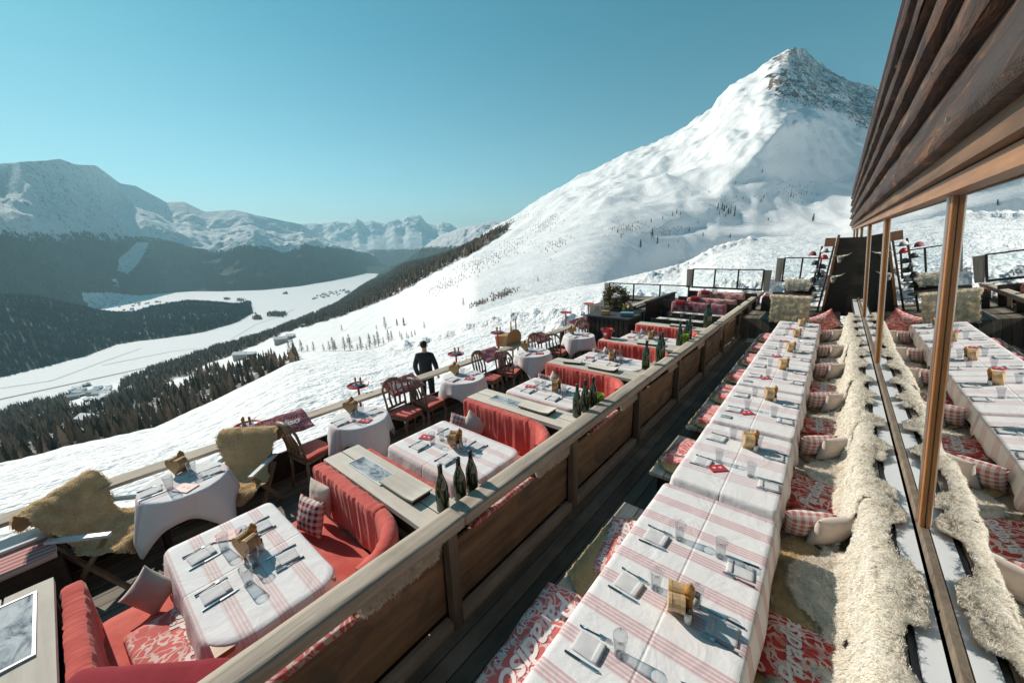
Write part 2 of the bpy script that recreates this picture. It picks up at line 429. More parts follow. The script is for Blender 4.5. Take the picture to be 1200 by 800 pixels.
def thing(name, label, cat, loc=(0, 0, 0), rotz=0.0, group=None):
    o = bpy.data.objects.new(name, None); COL.objects.link(o); o.empty_display_size = .1
    o.location = loc; o.rotation_euler.z = rotz
    return tag(o, label, cat, group)
def struct(o): o['kind'] = 'structure'; return o
def stuff(o): o['kind'] = 'stuff'; return o
KIDS = {}
def dup(root, loc, rotz, label, group=None, scale=None):
    r = root.copy(); COL.objects.link(r); r.location = loc; r.rotation_euler = (0, 0, rotz); r['label'] = label
    if group: r['group'] = group
    if scale: r.scale = (scale,) * 3
    if root.name not in KIDS: KIDS[root.name] = [(c, list(c.children)) for c in root.children]
    for ch, gs in KIDS[root.name]:
        c = ch.copy(); COL.objects.link(c); c.parent = r
        for g in gs:
            d = g.copy(); COL.objects.link(d); d.parent = c
    return r
class Proto:                                   # the first use moves the prototype itself, later ones copy it
    def __init__(s, root): s.root = root; s.used = False
    def put(s, loc, rotz, label, group=None, scale=None):
        if not s.used:
            s.used = True; r = s.root; r.location = loc; r.rotation_euler = (0, 0, rotz); r['label'] = label
            if group: r['group'] = group
            if scale: r.scale = (scale,) * 3
            return r
        return dup(s.root, loc, rotz, label, group, scale)
ORD = ['nearest', 'second', 'third', 'fourth', 'fifth', 'sixth', 'seventh', 'eighth', 'ninth', 'tenth', 'eleventh', 'twelfth']
# ================================================================== landscape
def interp_el(pts):
    a, e = poly_el(pts)
    return lambda az: np.interp(az, a, e)
tand = lambda d: np.tan(np.radians(d))
lip_el = interp_el([(-150, 572), (0, 542), (100, 518), (180, 501), (250, 470), (300, 444), (340, 424), (390, 413), (440, 408), (480, 396), (520, 382), (560, 366), (620, 348), (700, 332), (750, 321), (800, 308), (840, 287), (880, 278), (985, 274), (1100, 262), (1200, 240)])
lip_r = lambda az: np.interp(az, [-60, -10, 0, 7, 17, 30, 45, 59, 75, 96, 180], [170, 170, 170, 160, 140, 110, 80, 60, 50, 42, 42])
sky_F = interp_el([(395, 355), (415, 341), (430, 330), (450, 321), (475, 308), (500, 303), (535, 294), (557, 282), (577, 269), (600, 254), (615, 245), (665, 212), (700, 195), (737, 177), (780, 162), (799, 153), (833, 129), (842, 112), (865, 96), (912, 62), (934, 49), (948, 58), (965, 75), (982, 92), (1001, 98), (1025, 102), (1060, 112), (1100, 130), (1200, 150)])
toe_el = interp_el([(-150, 530), (0, 486), (25, 475), (82, 464), (142, 447), (175, 432), (250, 407), (300, 393), (350, 375), (395, 356), (430, 331), (450, 322), (475, 312), (540, 300)])
FLOOR = -400.0

az = np.concatenate([np.arange(-180, -12, 3.0), np.arange(-12, 101.5, .24), np.arange(102, 180.1, 3.0)])
A = az[:, None]
def smoothstep(x, a, b): t = np.clip((x - a) / (b - a), 0, 1); return t * t * (3 - 2 * t)
r0 = np.full_like(az, 4.0); z0 = np.interp(az, [-180, -40, 0, 60, 100, 180], [-1.0, -.4, -.6, -.8, -1.0, -1.0])
r1 = lip_r(az); z1 = CAM_H + r1 * tand(lip_el(np.clip(az, -9, 101)))
z1 = np.where(az < -9, np.interp(az, [-180, -60, -9], [-8, 15, 6]), z1)
r2 = np.where(az > 45, r1 * 1.5 + (340 - r1 * 1.5) * smoothstep(az, 45, 60), r1 * 1.5); r2 = np.hypot(r2, 600 * smoothstep(az, 34, 4) * smoothstep(az, -12, -9)); z2 = CAM_H + r2 * tand(lip_el(np.clip(az, -9, 101)) - np.interp(az, [-10, 20, 50, 70, 101], [.5, .5, .8, 1.0, 1.0]))
z2 = np.where(az < -9, z1 + 6, z2)
# slope / mountain top node
te = toe_el(np.clip(az, 55, 101)); rt = (CAM_H - FLOOR) / tand(-np.minimum(te, -2.5))
rt = np.clip(rt, 1200, 6200)
r3m = np.interp(az, [-12, -3, 2, 6.3, 12, 20, 30, 36, 40, 44, 47, 50, 55, 59], [2450, 2500, 2500, 2480, 2430, 2380, 2430, 2560, 2750, 3100, 3600, 4200, 5000, 5600])
z3m = CAM_H + r3m * tand(sky_F(np.clip(az, -9, 60)))
w = smoothstep(az, 56, 61)
r3 = r3m * (1 - w) + rt * w; z3 = np.where(az > 60.9, FLOOR, z3m * (1 - w) + FLOOR * w)
z3 = np.where(az < -9, 500, z3); r3 = np.where(az < -12, 2100, r3); r3 = np.where(az > 101.4, 1500, r3)
powr = np.interp(az, [-12, 8, 30, 40, 55, 62, 100], [.88, .88, 1.15, 1.15, 1.0, .92, .92])
n0, n1, n2, n3 = 170, 10, 230, 40
cols = []; part = []
tt = np.linspace(0, 1, n0, endpoint=False)[None, :]
rr = r0[:, None] * (r1 / r0)[:, None] ** tt; t = (rr - r0[:, None]) / (r1 - r0)[:, None]
zz = z0[:, None] + (z1 - z0)[:, None] * t ** 1.12
cols.append((rr, zz)); part.append(np.zeros_like(rr))
tt = np.linspace(0, 1, n1, endpoint=False)[None, :]
rr = r1[:, None] + (r2 - r1)[:, None] * tt; zz = z1[:, None] + (z2 - z1)[:, None] * tt
cols.append((rr, zz)); part.append(np.ones_like(rr))
tt = np.linspace(0, 1, n2)[None, :]
rr = r2[:, None] * (r3 / r2)[:, None] ** (tt * .55 + tt ** 1.6 * .45); t = (rr - r2[:, None]) / (r3 - r2)[:, None]
ker = np.exp(-(np.arange(-40, 41) * .24 / 4.0) ** 2); ker /= ker.sum()
zs_ = np.convolve(np.pad(z3 / r3, 40, 'edge'), ker, 'valid') * r3; wz = smoothstep(az, 50, 42) * smoothstep(az, -12, -8); zs_ = z3 * (1 - wz) + zs_ * wz
zz = z2[:, None] + (zs_ - z2)[:, None] * t ** powr[:, None] + (z3 - zs_)[:, None] * t ** 9
cols.append((rr, zz)); part.append(2 + t)
tt = np.linspace(0, 1, n3 + 1)[None, 1:]
rr = r3[:, None] * (15000 / r3)[:, None] ** tt
drop = np.where(az < 60, 1.0, 0)[:, None]
zz = np.where(drop > 0, np.maximum(FLOOR, z3[:, None] - (rr - r3[:, None]) * .6), FLOOR)
cols.append((rr, zz)); part.append(np.full_like(rr, 4.0))
Rr = np.concatenate([c[0] for c in cols], 1); Zz = np.concatenate([c[1] for c in cols], 1); Pt = np.concatenate(part, 1)
for _ in range(3):                                    # soften the joints
    Zz[:, 1:-1] = .25 * Zz[:, :-2] + .5 * Zz[:, 1:-1] + .25 * Zz[:, 2:]
AA = np.repeat(A, Rr.shape[1], 1)
# the ridge of the big mountain: nearer along its crest, turning away on both sides
def pxof(Rr, Zz, AA):
    X = -Rr * np.sin(np.radians(AA)); Yv = Rr * np.cos(np.radians(AA)); return to_px(np.stack([X, Yv, Zz], -1))
U, V = pxof(Rr, Zz, AA)
EL = np.degrees(np.arctan2(Zz - CAM_H, Rr))
ca, ce = azel(np.array([934, 922, 905, 913, 915, 895, 868, 845, 822, 790, 745, 700.]), np.array([49, 75, 105, 128, 150, 172, 195, 215, 238, 258, 276, 295.]))
order = np.argsort(ce); crest = np.interp(EL, ce[order], ca[order])
crest = crest + .6 * pnoise(EL * .55, EL * 0 + .3)
mm = (Pt >= 2) & (Pt <= 3) & (AA < 46) & (AA > -12)
dA = AA - crest
SPK = None
fade = np.clip((Pt - 2) * 3.0, 0, 1) * smoothstep(AA, 46, 30)
left = .0095 * np.clip(dA, 0, 60) ** 2 / (np.clip(dA, 0, 60) + 2.5); q_ = np.clip(-dA, 0, 40); right = .90 * (1 - np.exp(-(q_ / 8.0) ** np.interp(EL, [4, 10], [1.8, 1.2]))) * smoothstep(EL, .1, 1.5)
dip = .05 * np.exp(-((AA - 20) / 4) ** 2) * np.sin((EL) * .5)
sc = 1 + fade * (left + right )
sc = np.where(mm, sc, 1.0)
sc[:, -n3:] = sc[:, -n3 - 1][:, None]
Rr = np.minimum(Rr * sc, 16500 + Rr * 0.001); Zz = np.where(sc > 1, CAM_H + (Zz - CAM_H) * sc, Zz)
X = -Rr * np.sin(np.radians(AA)); Yv = Rr * np.cos(np.radians(AA))
# relief
mt = np.clip((Pt - 2) * (Pt <= 3), 0, 1) * (AA < 50)
hi = smoothstep(EL, 4, 15) * (mt > 0)
Zz += np.where(Rr > 260, (fbm(X / 260, Yv / 260, 4) * 14 + ridged(X / 170 + Yv / 500, Yv / 420, 3) * 7) * smoothstep(Rr, 300, 900) * (mt > 0) * np.where(mt > .97, .1, 1), 0)
Zz += np.where((Rr > 900), ridged(X / 130 + Yv / 900, Yv / 240, 4) * 15 * hi * np.where(mt > .985, .45, 1), 0)
Zz += fbm(X / 55 + 3, Yv / 55, 3) * 2.2 * smoothstep(Rr, 90, 400) * (Pt < 3)
Zz += fbm(X / 9, Yv / 9, 4) * .10 * smoothstep(Rr, 12, 50) * (Rr < 500)
track = pnoise(X * .9 + Yv * .03, Yv * .035) + .6 * pnoise(X * 2.3 + .15 * Yv + 9, Yv * .05)
Zz += track * .13 * smoothstep(Rr, 7, 14) * (Rr < 75) * (AA > 12)
Zz += fbm(X * 2.2, Yv * .9, 3) * .018 * (Rr < 60)
trk2 = pnoise(X * .05, Yv * .5 + X * .12)
Zz += np.where((AA < 40) & (Rr < 200) & (Rr > 20), trk2 * .4, 0)
# ploughed bank on the near slope and snow heaps behind the wind screens
def ridge_line(pts, amp, wid):
    global Zz
    best = np.full(X.shape, 1e9)
    for (xa, ya), (xb, yb) in zip(pts[:-1], pts[1:]):
        dx, dy = xb - xa, yb - ya; q = np.clip(((X - xa) * dx + (Yv - ya) * dy) / (dx * dx + dy * dy), 0, 1)
        best = np.minimum(best, np.hypot(X - xa - q * dx, Yv - ya - q * dy))
    Zz += amp * np.exp(-(best / wid) ** 2) * (1 + .9 * fbm(X * .9, Yv * .9, 3))
def gp(u, v, r): a, e = azel(np.array(float(u)), np.array(float(v))); return (-r * math.sin(math.radians(a)), r * math.cos(math.radians(a)))
ridge_line([gp(470, 405, 34), gp(540, 386, 33), gp(600, 372, 31), gp(660, 358, 29), gp(720, 345, 28), gp(760, 338, 27)], .55, 1.3)
ridge_line([gp(760, 332, 60), gp(800, 315, 75), gp(840, 297, 95), gp(880, 288, 120)], .9, 2.5)
ridge_line([(-9.5, 15.5), (-6, 17.5), (-3.5, 18.5), (0, 19.5), (6, 20)], .7, 1.7)
Zz += np.exp(-((Yv - 24) / 9) ** 2) * np.exp(-((X + 1) / 9) ** 2) * .9
Zz += .75 * np.exp(-((X + 7.15) ** 2 + (Yv - 5.27) ** 2) / 3.5)
ins = (X > -5.6) & (X < 14) & (Yv > -9) & (Yv < 15.2)
Zz = np.where(ins, np.minimum(Zz, -.75), Zz)
Zz = np.where((X > -6.6) & (X <= -5.6) & (Yv > -9) & (Yv < 15.2), np.minimum(Zz, -.5), Zz)
U, V = pxof(Rr, Zz, AA)

def inpoly(U, V, poly):
    r = np.zeros(U.shape, bool); n = len(poly)
    with np.errstate(all='ignore'):
        for i in range(n):
            xa, ya = poly[i]; xb, yb = poly[(i + 1) % n]
            c = ((ya > V) != (yb > V)) & (U < (xb - xa) * (V - ya) / (yb - ya + 1e-12) + xa)
            r ^= c
    return r
FOREST = [(-400, 620), (-300, 560), (0, 480), (25, 474), (82, 464), (142, 447), (175, 432), (250, 407), (300, 393), (350, 375), (395, 355), (415, 340), (450, 320), (475, 306), (535, 292), (562, 281), (585, 268), (604, 258), (590, 275), (560, 294), (520, 314), (480, 337), (440, 356), (400, 371), (335, 389), (300, 405), (262, 420), (232, 432), (275, 431), (305, 424), (350, 412), (352, 430), (300, 460), (250, 480), (180, 520), (0, 560), (-200, 640)]
CLEAR = [[(230, 432), (250, 424), (300, 407), (352, 392), (500, 345), (520, 400), (352, 414), (305, 425), (275, 433)],
         [(78, 478), (86, 468), (108, 452), (140, 449), (138, 462), (122, 474), (100, 479)],
         [(90, 500), (98, 492), (117, 489), (120, 497), (105, 502)], [(50, 516), (62, 511), (76, 513), (66, 518)],
         [(190, 452), (206, 443), (232, 440), (222, 450), (200, 456)]]
n_edge = fbm(U / 14, V / 9, 3) * 6
fo = inpoly(U, V + n_edge * .3, FOREST) & (Pt > 1.2) & (Pt < 3.02)
for c in CLEAR: fo &= ~inpoly(U, V, c)
fo = fo & ~((Pt >= 3) & (Rr > rt[:, None] * 1.01))
forest = fo.astype(float)
nr = fbm(U / 6, V / 6, 3)
rk = np.zeros_like(U); U0_, V0_ = U, V; U = U + fbm(X / 160, Yv / 160, 3) * 16; V = V + fbm(X / 130 + 7, Yv / 130, 3) * 12
rk += .95 * inpoly(U, V, [(905, 82), (934, 48), (950, 56), (1040, 98), (1040, 150), (1008, 152), (975, 130), (940, 128), (912, 118)])
rk += .50 * inpoly(U, V, [(790, 165), (840, 105), (905, 60), (915, 110), (890, 130), (850, 150), (810, 178)])
rk += .45 * inpoly(U, V, [(600, 262), (690, 200), (760, 165), (780, 170), (740, 200), (700, 240), (640, 280)])
rk += .40 * inpoly(U, V, [(700, 310), (720, 268), (800, 255), (830, 200), (960, 180), (985, 200), (960, 262), (840, 262), (760, 300)])
rk = np.where(np.isfinite(rk), rk, 0) * (mt > .05); U, V = U0_, V0_
ny, nx = Rr.shape
idx = np.arange(ny * nx).reshape(ny, nx)
quads = np.stack([idx[:-1, :-1], idx[1:, :-1], idx[1:, 1:], idx[:-1, 1:]], -1).reshape(-1, 4)[:, ::-1]

def snow_material():
    k = NT('snow_rock_and_forest_floor'); geo = k.n('NewGeometry'); pos = geo.outputs['Position']
    def at(sc): mp = k.n('Mapping'); k.l(pos, mp.inputs[0]); mp.inputs['Scale'].default_value = sc; return mp.outputs[0]
    big = k.noise(at((.02, .02, .02)), 1, 6, .7, .3)
    fine = k.noise(at((.12, .12, .05)), 1, 7, .75)
    rockn = k.math('ADD', k.math('MULTIPLY', big, .4), k.math('MULTIPLY', fine, .6))
    thr = k.math('SUBTRACT', .80, k.math('MULTIPLY', k.attr('rock'), .335))
    rm = k.n('MapRange', interpolation_type='SMOOTHSTEP'); k.l(k.math('SUBTRACT', rockn, thr), rm.inputs[0]); rm.inputs[1].default_value = 0; rm.inputs[2].default_value = .03
    snow = k.mix(k.val(k.noise(at((.9, .9, .9)), 1, 5), .3, .7), (.80, .81, .83), (.87, .87, .88))
    rock = k.mix(k.noise(at((.05, .05, .3)), 1, 4), (.09, .065, .05), (.24, .18, .145))
    c = k.mix(rm.outputs[0], snow, rock)
    fl = k.mix(k.val(k.noise(at((.03, .03, .03)), 1, 6, .7), .50, .62), (.045, .038, .032), (.55, .56, .58))
    c = k.mix(k.math('MULTIPLY', k.attr('forest'), .9), c, fl)
    c = k.mix(k.attr('road'), c, (.12, .10, .09))
    dist = k.n('CameraData')
    b0 = k.bump(k.noise(at((3.2, .8, 3.2)), 1, 6, .7, .3), .35, .05)
    b1 = k.bump(k.noise(at((.5, .12, .5)), 1, 5, .65), .35, .25, b0)
    b2 = k.bump(k.noise(at((.035, .035, .035)), 1, 8, .75), .45, 10, b1)
    return k.bsdf(c, .75, b2, spec=.25)
M['snow'] = snow_material()
# road and tracks on the frozen valley floor
road = np.zeros_like(U)
fl_m = (Zz < FLOOR + 3) & (Pt >= 3)
def pxline(pts, w):
    global road
    a, e = azel(np.array([p[0] for p in pts], float), np.array([p[1] for p in pts], float))
    rr_ = (CAM_H - FLOOR) / tand(-e); L = [(-q * math.sin(math.radians(p)), q * math.cos(math.radians(p))) for p, q in zip(a, rr_)]
    return L
ROADS = [(pxline([(-60, 482), (0, 468), (60, 455), (120, 442), (175, 430), (200, 424)], 0), 7)]
VG = np.stack([X, Yv, Zz], -1).reshape(-1, 3)
me = np_mesh('snow_slope', VG, quads, M['snow'], True, {'forest': forest, 'rock': rk, 'road': road})
struct(link('snow_slope', me))

def strip(name, line, w, mat, zoff):
    b = MB(); 
    for (xa, ya), (xb, yb) in zip(line[:-1], line[1:]):
        d = Vector((xb - xa, yb - ya, 0)).normalized(); nrm = Vector((-d.y, d.x, 0)) * w
        b.add([(xa - nrm.x, ya - nrm.y, FLOOR + zoff), (xb - nrm.x, yb - nrm.y, FLOOR + zoff), (xb + nrm.x, yb + nrm.y, FLOOR + zoff), (xa + nrm.x, ya + nrm.y, FLOOR + zoff)], [(0, 1, 2, 3)])
    return struct(b.build(name, mat))
M['road'] = NT('trodden_track').bsdf((.20, .17, .15), .8)
M['piste'] = NT('groomed_track').bsdf((.62, .60, .58), .8)
strip('road', ROADS[0][0], 6, M['road'], 1.2)
strip('track', pxline([(0, 455), (60, 446), (117, 425), (165, 408)], 0), 5, M['piste'], .8)
strip('track', pxline([(120, 428), (200, 412), (300, 400)], 0), 4, M['piste'], .9)
strip('track', pxline([(270, 398), (300, 380), (330, 370), (345, 362)], 0), 5, M['piste'], .7)

# ---- look-up: ground point under a pixel of the middle distance
_seg = slice(n0 + n1, n0 + n1 + n2)
def ground_px(u, v):
    a, e = azel(np.array(float(u)), np.array(float(v))); i = int(np.argmin(np.abs(az - a)))
    el = np.degrees(np.arctan2(Zz[i, _seg] - CAM_H, Rr[i, _seg])); k = np.where(el >= e)[0]
    j = (n0 + n1) + (int(k[0]) if len(k) else n2 - 1)
    return Vector((float(X[i, j]), float(Yv[i, j]), float(Zz[i, j]))), float(Rr[i, j])

# ---- separate mountain masses
def mass(name, az0, az1, daz, nodes, nseg, mat, relief, attrs_fn=None, keep=.35):
    a = np.arange(az0, az1 + 1e-6, daz); rs = []; zs = []; ks = []
    nd = [(np.broadcast_to(f[0](a), a.shape), np.broadcast_to(f[1](a), a.shape)) for f in nodes]
    for q in range(len(nd) - 1):
        t = np.linspace(0, 1, nseg[q], endpoint=(q == len(nd) - 2))[None, :]
        rs.append(nd[q][0][:, None] * (1 - t) + nd[q + 1][0][:, None] * t); zs.append(nd[q][1][:, None] * (1 - t) + nd[q + 1][1][:, None] * t); ks.append(q + t + 0 * a[:, None])
    R = np.concatenate(rs, 1); Z = np.concatenate(zs, 1); K = np.concatenate(ks, 1); Aa = np.repeat(a[:, None], R.shape[1], 1)
    for _ in range(4): Z[:, 1:-1] = .25 * Z[:, :-2] + .5 * Z[:, 1:-1] + .25 * Z[:, 2:]
    x = -R * np.sin(np.radians(Aa)); y = R * np.cos(np.radians(Aa))
    Z = Z + relief(x, y, K, Aa)
    u, v = to_px(np.stack([x, y, Z], -1))
    at = attrs_fn(u, v, x, y, Z, K) if attrs_fn else {}
    n, m = R.shape; ii = np.arange(n * m).reshape(n, m)
    q = np.stack([ii[:-1, :-1], ii[1:, :-1], ii[1:, 1:], ii[:-1, 1:]], -1).reshape(-1, 4)[:, ::-1]
    me = np_mesh(name, np.stack([x, y, Z], -1).reshape(-1, 3), q, mat, True, at)
    struct(link(name, me)); return x, y, Z, Aa, R

def range_material(name, fl_dark=(.016, .030, .024), rock=(.10, .085, .075), fs=.012):
    k = NT(name); geo = k.n('NewGeometry'); pos = geo.outputs['Position']
    def at(s): mp = k.n('Mapping'); k.l(pos, mp.inputs[0]); mp.inputs['Scale'].default_value = (s, s, s * .5); return mp.outputs[0]
    n = k.noise(at(fs), 1, 8, .75); n2 = k.noise(at(fs * 4), 1, 6, .8)
    nn = k.math('ADD', k.math('MULTIPLY', n, .5), k.math('MULTIPLY', n2, .5))
    sp = k.n('SeparateXYZ'); k.l(geo.outputs['Normal'], sp.inputs[0])
    steep = k.val(sp.outputs[2], .93, .60)
    rm = k.val(k.math('ADD', nn, k.math('MULTIPLY', steep, .10)), .63, .70)
    rm = k.math('MULTIPLY', rm, k.attr('rock'))
    c = k.mix(rm, (.80, .82, .85), rock)
    fc = k.mix(k.val(n2, .60, .70), fl_dark, (.45, .48, .5))
    fm = k.val(k.math('ADD', k.attr('forest'), k.math('MULTIPLY', k.math('SUBTRACT', nn, .5), 2.6)), .45, .55)
    c = k.mix(fm, c, fc)
    b = k.bump(n2, .6, 14, k.bump(n, .6, 40))
    return k.bsdf(c, .85, b, spec=.15)
M['range'] = range_material('alpine_range')
M['range_far'] = range_material('far_alpine_range', fs=.006)
skyB = interp_el([(-160, 215), (-80, 205), (0, 190), (30, 187), (55, 186), (70, 184), (88, 191), (112, 192), (140, 213), (160, 217), (195, 236), (215, 235), (240, 247), (275, 245), (300, 251), (337, 259), (352, 262), (375, 276), (395, 286), (430, 291), (450, 300), (472, 311), (500, 322)])
tlB = interp_el([(-160, 292), (0, 281), (37, 285), (87, 284), (150, 285), (200, 286), (225, 295), (250, 302), (275, 297), (300, 290), (337, 302), (357, 290), (387, 291), (430, 298), (450, 305), (472, 314), (500, 325)])
shore = lambda a: np.interp(a, [56, 58, 59.5, 61.5, 65, 69, 73, 77, 80, 84, 88, 92, 96, 110], [11000, 9300, 8000, 6900, 5900, 5300, 5150, 5400, 5800, 5800, 4700, 3950, 3800, 3800])
bn = lambda a: np.interp(a, [55, 62, 66, 70, 80, 83.5, 85.5, 89.5, 91, 110], [.5, .8, 1, 1, 1, .9, .1, .1, 1, 1])
def zat(fr, fe): return lambda a: CAM_H + fr(a) * tand(fe(a))
fr1 = lambda a: shore(a) * 1.22; frm = lambda a: shore(a) * (1.30 - .03 * bn(a)); fr2 = lambda a: shore(a) * (1.37 + .24 * bn(a)); fr3 = lambda a: shore(a) * (1.48 + .24 * bn(a))
elm = lambda a: tlB(a) + (skyB(a) - tlB(a)) * (.36 - .06 * bn(a))
el2 = lambda a: tlB(a) + (skyB(a) - tlB(a)) * (.62 - .02 * bn(a))
def reliefB(x, y, K, Aa):
    amp = 1 - .85 * smoothstep(K, 3.1, 3.9)
    return ridged(x / 600, y / 600, 5) * 60 * smoothstep(K, .3, 2.6) * amp * amp + ridged(x / 190, y / 190, 4) * 15 * amp * smoothstep(K, 1.0, 2.0) + fbm(x / 300, y / 300, 4) * 25 * amp * smoothstep(K, .1, .6)
def attrB(u, v, x, y, Z, K):
    f = smoothstep(K, 1.5, .8)
    f = np.where(inpoly(u, v, [(160, 284), (175, 284), (168, 300), (160, 312), (150, 322), (137, 318), (140, 302), (150, 294)]), .2, f)
    f = np.where(inpoly(u, v, [(130, 328), (136, 326), (142, 338), (134, 340)]), .2, f)
    f = np.where(inpoly(u, v, [(95, 343), (130, 343), (200, 350), (220, 349), (200, 375), (110, 372)]), 0, f)
    return {'forest': f, 'rock': np.ones_like(f)}
xB, yB, zB, aB, rB = mass('mountain_range', 55, 112, .16, [(lambda a: shore(a), lambda a: 0 * a + FLOOR - 6), (fr1, zat(fr1, tlB)), (frm, zat(frm, elm)), (fr2, zat(fr2, el2)), (fr3, zat(fr3, skyB)), (lambda a: fr3(a) * 1.25, lambda a: 0 * a - 300)], [70, 30, 40, 50, 14], M['range'], reliefB, attrB)
skyC = interp_el([(280, 275), (330, 268), (350, 261), (375, 262), (392, 259), (410, 261), (417, 254), (427, 260), (435, 257), (450, 261), (460, 257), (470, 259), (477, 252), (492, 251), (500, 261), (512, 264), (518, 260), (527, 262), (535, 267), (560, 272), (620, 285)])
def reliefC(x, y, K, Aa): return ridged(x / 1300, y / 1300, 6) * 140 * smoothstep(K, .1, 1) * np.where(K > .93, .25, 1.0) * (K < 1.01)
mass('far_mountain_range', 38, 74, .12, [(lambda a: 0 * a + 9800., lambda a: 0 * a + FLOOR), (lambda a: 0 * a + 12800., lambda a: CAM_H + 12800 * tand(skyC(a))), (lambda a: 0 * a + 14500., lambda a: 0 * a)], [120, 8], M['range_far'], reliefC,
     lambda u, v, x, y, Z, K: {'forest': smoothstep(Z, 120, -120), 'rock': np.ones_like(K)})
skyE = interp_el([(380, 350), (425, 331), (440, 324), (455, 316), (475, 305), (500, 286), (517, 274), (540, 266), (570, 260), (600, 254), (650, 240)])
def reliefE(x, y, K, Aa): return (ridged(x / 420, y / 420, 5) * 42 + fbm(x / 150, y / 150, 3) * 14) * smoothstep(K, .1, .6) * np.where(K > .93, .2, 1.0) * (K < 1.01)
rE = lambda a: np.interp(a, [36, 45, 50, 55, 60, 62], [5600, 5600, 6200, 6800, 6900, 6900])
mass('rocky_spur', 38, 61.5, .12, [(lambda a: rE(a) - 1500, lambda a: 0 * a + FLOOR - 5), (rE, zat(rE, skyE)), (lambda a: rE(a) + 900, lambda a: 0 * a - 300)], [120, 8], M['range'], reliefE,
     lambda u, v, x, y, Z, K: {'forest': smoothstep(Z, 95, -60), 'rock': np.ones_like(K)})
skyD = interp_el([(-160, 362), (0, 345), (40, 347), (80, 356), (125, 367), (155, 370), (175, 362), (220, 353), (250, 356), (275, 358), (293, 361), (299, 367), (305, 372)])
toeD = interp_el([(-160, 470), (0, 444), (50, 432), (100, 419), (137, 406), (187, 399), (237, 391), (275, 380), (297, 368), (305, 373)])
rD = lambda a: (CAM_H - FLOOR + 3) / tand(-toeD(a))
rDt = lambda a: rD(a) * np.interp(a, [73, 76, 80, 100], [1.02, 1.12, 1.28, 1.38])
reliefD = lambda x, y, K, Aa: fbm(x / 200, y / 200, 4) * 14 * smoothstep(K, .05, .4) * np.where((K > .9) & (K < 1.1), .3, 1) * smoothstep(K, 2, 1.6)
M['wood_floor'] = NT('dark_forest_floor').bsdf((.03, .04, .035), .9)  # one even dark ground colour for the wooded hill
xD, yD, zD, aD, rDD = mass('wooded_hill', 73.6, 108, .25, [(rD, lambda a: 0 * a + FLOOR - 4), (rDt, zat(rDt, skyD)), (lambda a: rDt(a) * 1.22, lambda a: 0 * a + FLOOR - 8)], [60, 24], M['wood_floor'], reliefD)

# ---- woods: low trees scattered as one mass each
def conifer(nl, rad, n=5, seed=0, bare=0.0):
    r = np.random.default_rng(seed); V = []; Fq = []
    for k in range(nl):
        z0 = .12 + .86 * k / nl; z1 = z0 + 1.5 / nl * (1 if k < nl - 1 else .7); w = rad * (1 - .86 * k / nl)
        ring = [(w * (.65 + .6 * r.random()) * math.cos(2 * PI * (i + r.random() * .5) / n), w * (.65 + .6 * r.random()) * math.sin(2 * PI * (i + r.random() * .5) / n), z0 - .04 * r.random()) for i in range(n)]
        o = len(V); V += ring + [(r.normal() * .01, r.normal() * .01, min(z1, 1.0 if k < nl - 1 else 1.02))]
        Fq += [(o + i, o + (i + 1) % n, o + n) for i in range(n)]
    return np.array(V), np.array(Fq)
def scatter(name, pts, hts, mat, variants):
    Vs = []; Fs = []; T = []; off = 0
    vi = rng.integers(0, len(variants), len(pts))
    for q, (v, f) in enumerate(variants):
        P = pts[vi == q]; H = hts[vi == q]
        if not len(P): continue
        th = rng.random(len(P)) * 2 * PI; c, s = np.cos(th), np.sin(th)
        x = v[None, :, 0] * c[:, None] - v[None, :, 1] * s[:, None]; y = v[None, :, 0] * s[:, None] + v[None, :, 1] * c[:, None]
        VV = np.stack([x, y, np.broadcast_to(v[None, :, 2], x.shape)], -1) * H[:, None, None] + P[:, None, :]
        Vs.append(VV.reshape(-1, 3)); Fs.append((f[None] + (np.arange(len(P)) * len(v))[:, None, None]).reshape(-1, 3) + off)
        T.append(np.repeat(rng.random(len(P)), len(v))); off += len(P) * len(v)
    return stuff(link(name, np_mesh(name, np.concatenate(Vs), np.concatenate(Fs), mat, False, {'tone': np.concatenate(T)})))
def wood_mat(name, a, b, c):
    k = NT(name); t = k.attr('tone'); geo = k.n('NewGeometry')
    mp = k.n('Mapping'); k.l(geo.outputs['Position'], mp.inputs[0]); mp.inputs['Scale'].default_value = (.006,) * 3
    n = k.noise(mp.outputs[0], 1, 3); f = k.math('ADD', k.math('MULTIPLY', t, .55), k.math('MULTIPLY', n, .5))
    return k.bsdf(k.ramp(f, [(.30, a), (.52, b), (.75, c)]), .9, spec=.1)
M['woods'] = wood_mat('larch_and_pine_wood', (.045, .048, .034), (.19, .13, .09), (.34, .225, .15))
M['woods_far'] = wood_mat('dark_spruce_wood', (.014, .024, .02), (.022, .034, .028), (.04, .045, .036))  # the spruce's own dark greens, varied from tree to tree
VAR = [conifer(4, .17, 5, s) for s in range(4)] + [conifer(5, .13, 4, 9), conifer(3, .22, 5, 12)]
VARS = [conifer(2, .24, 4, s) for s in range(3)]
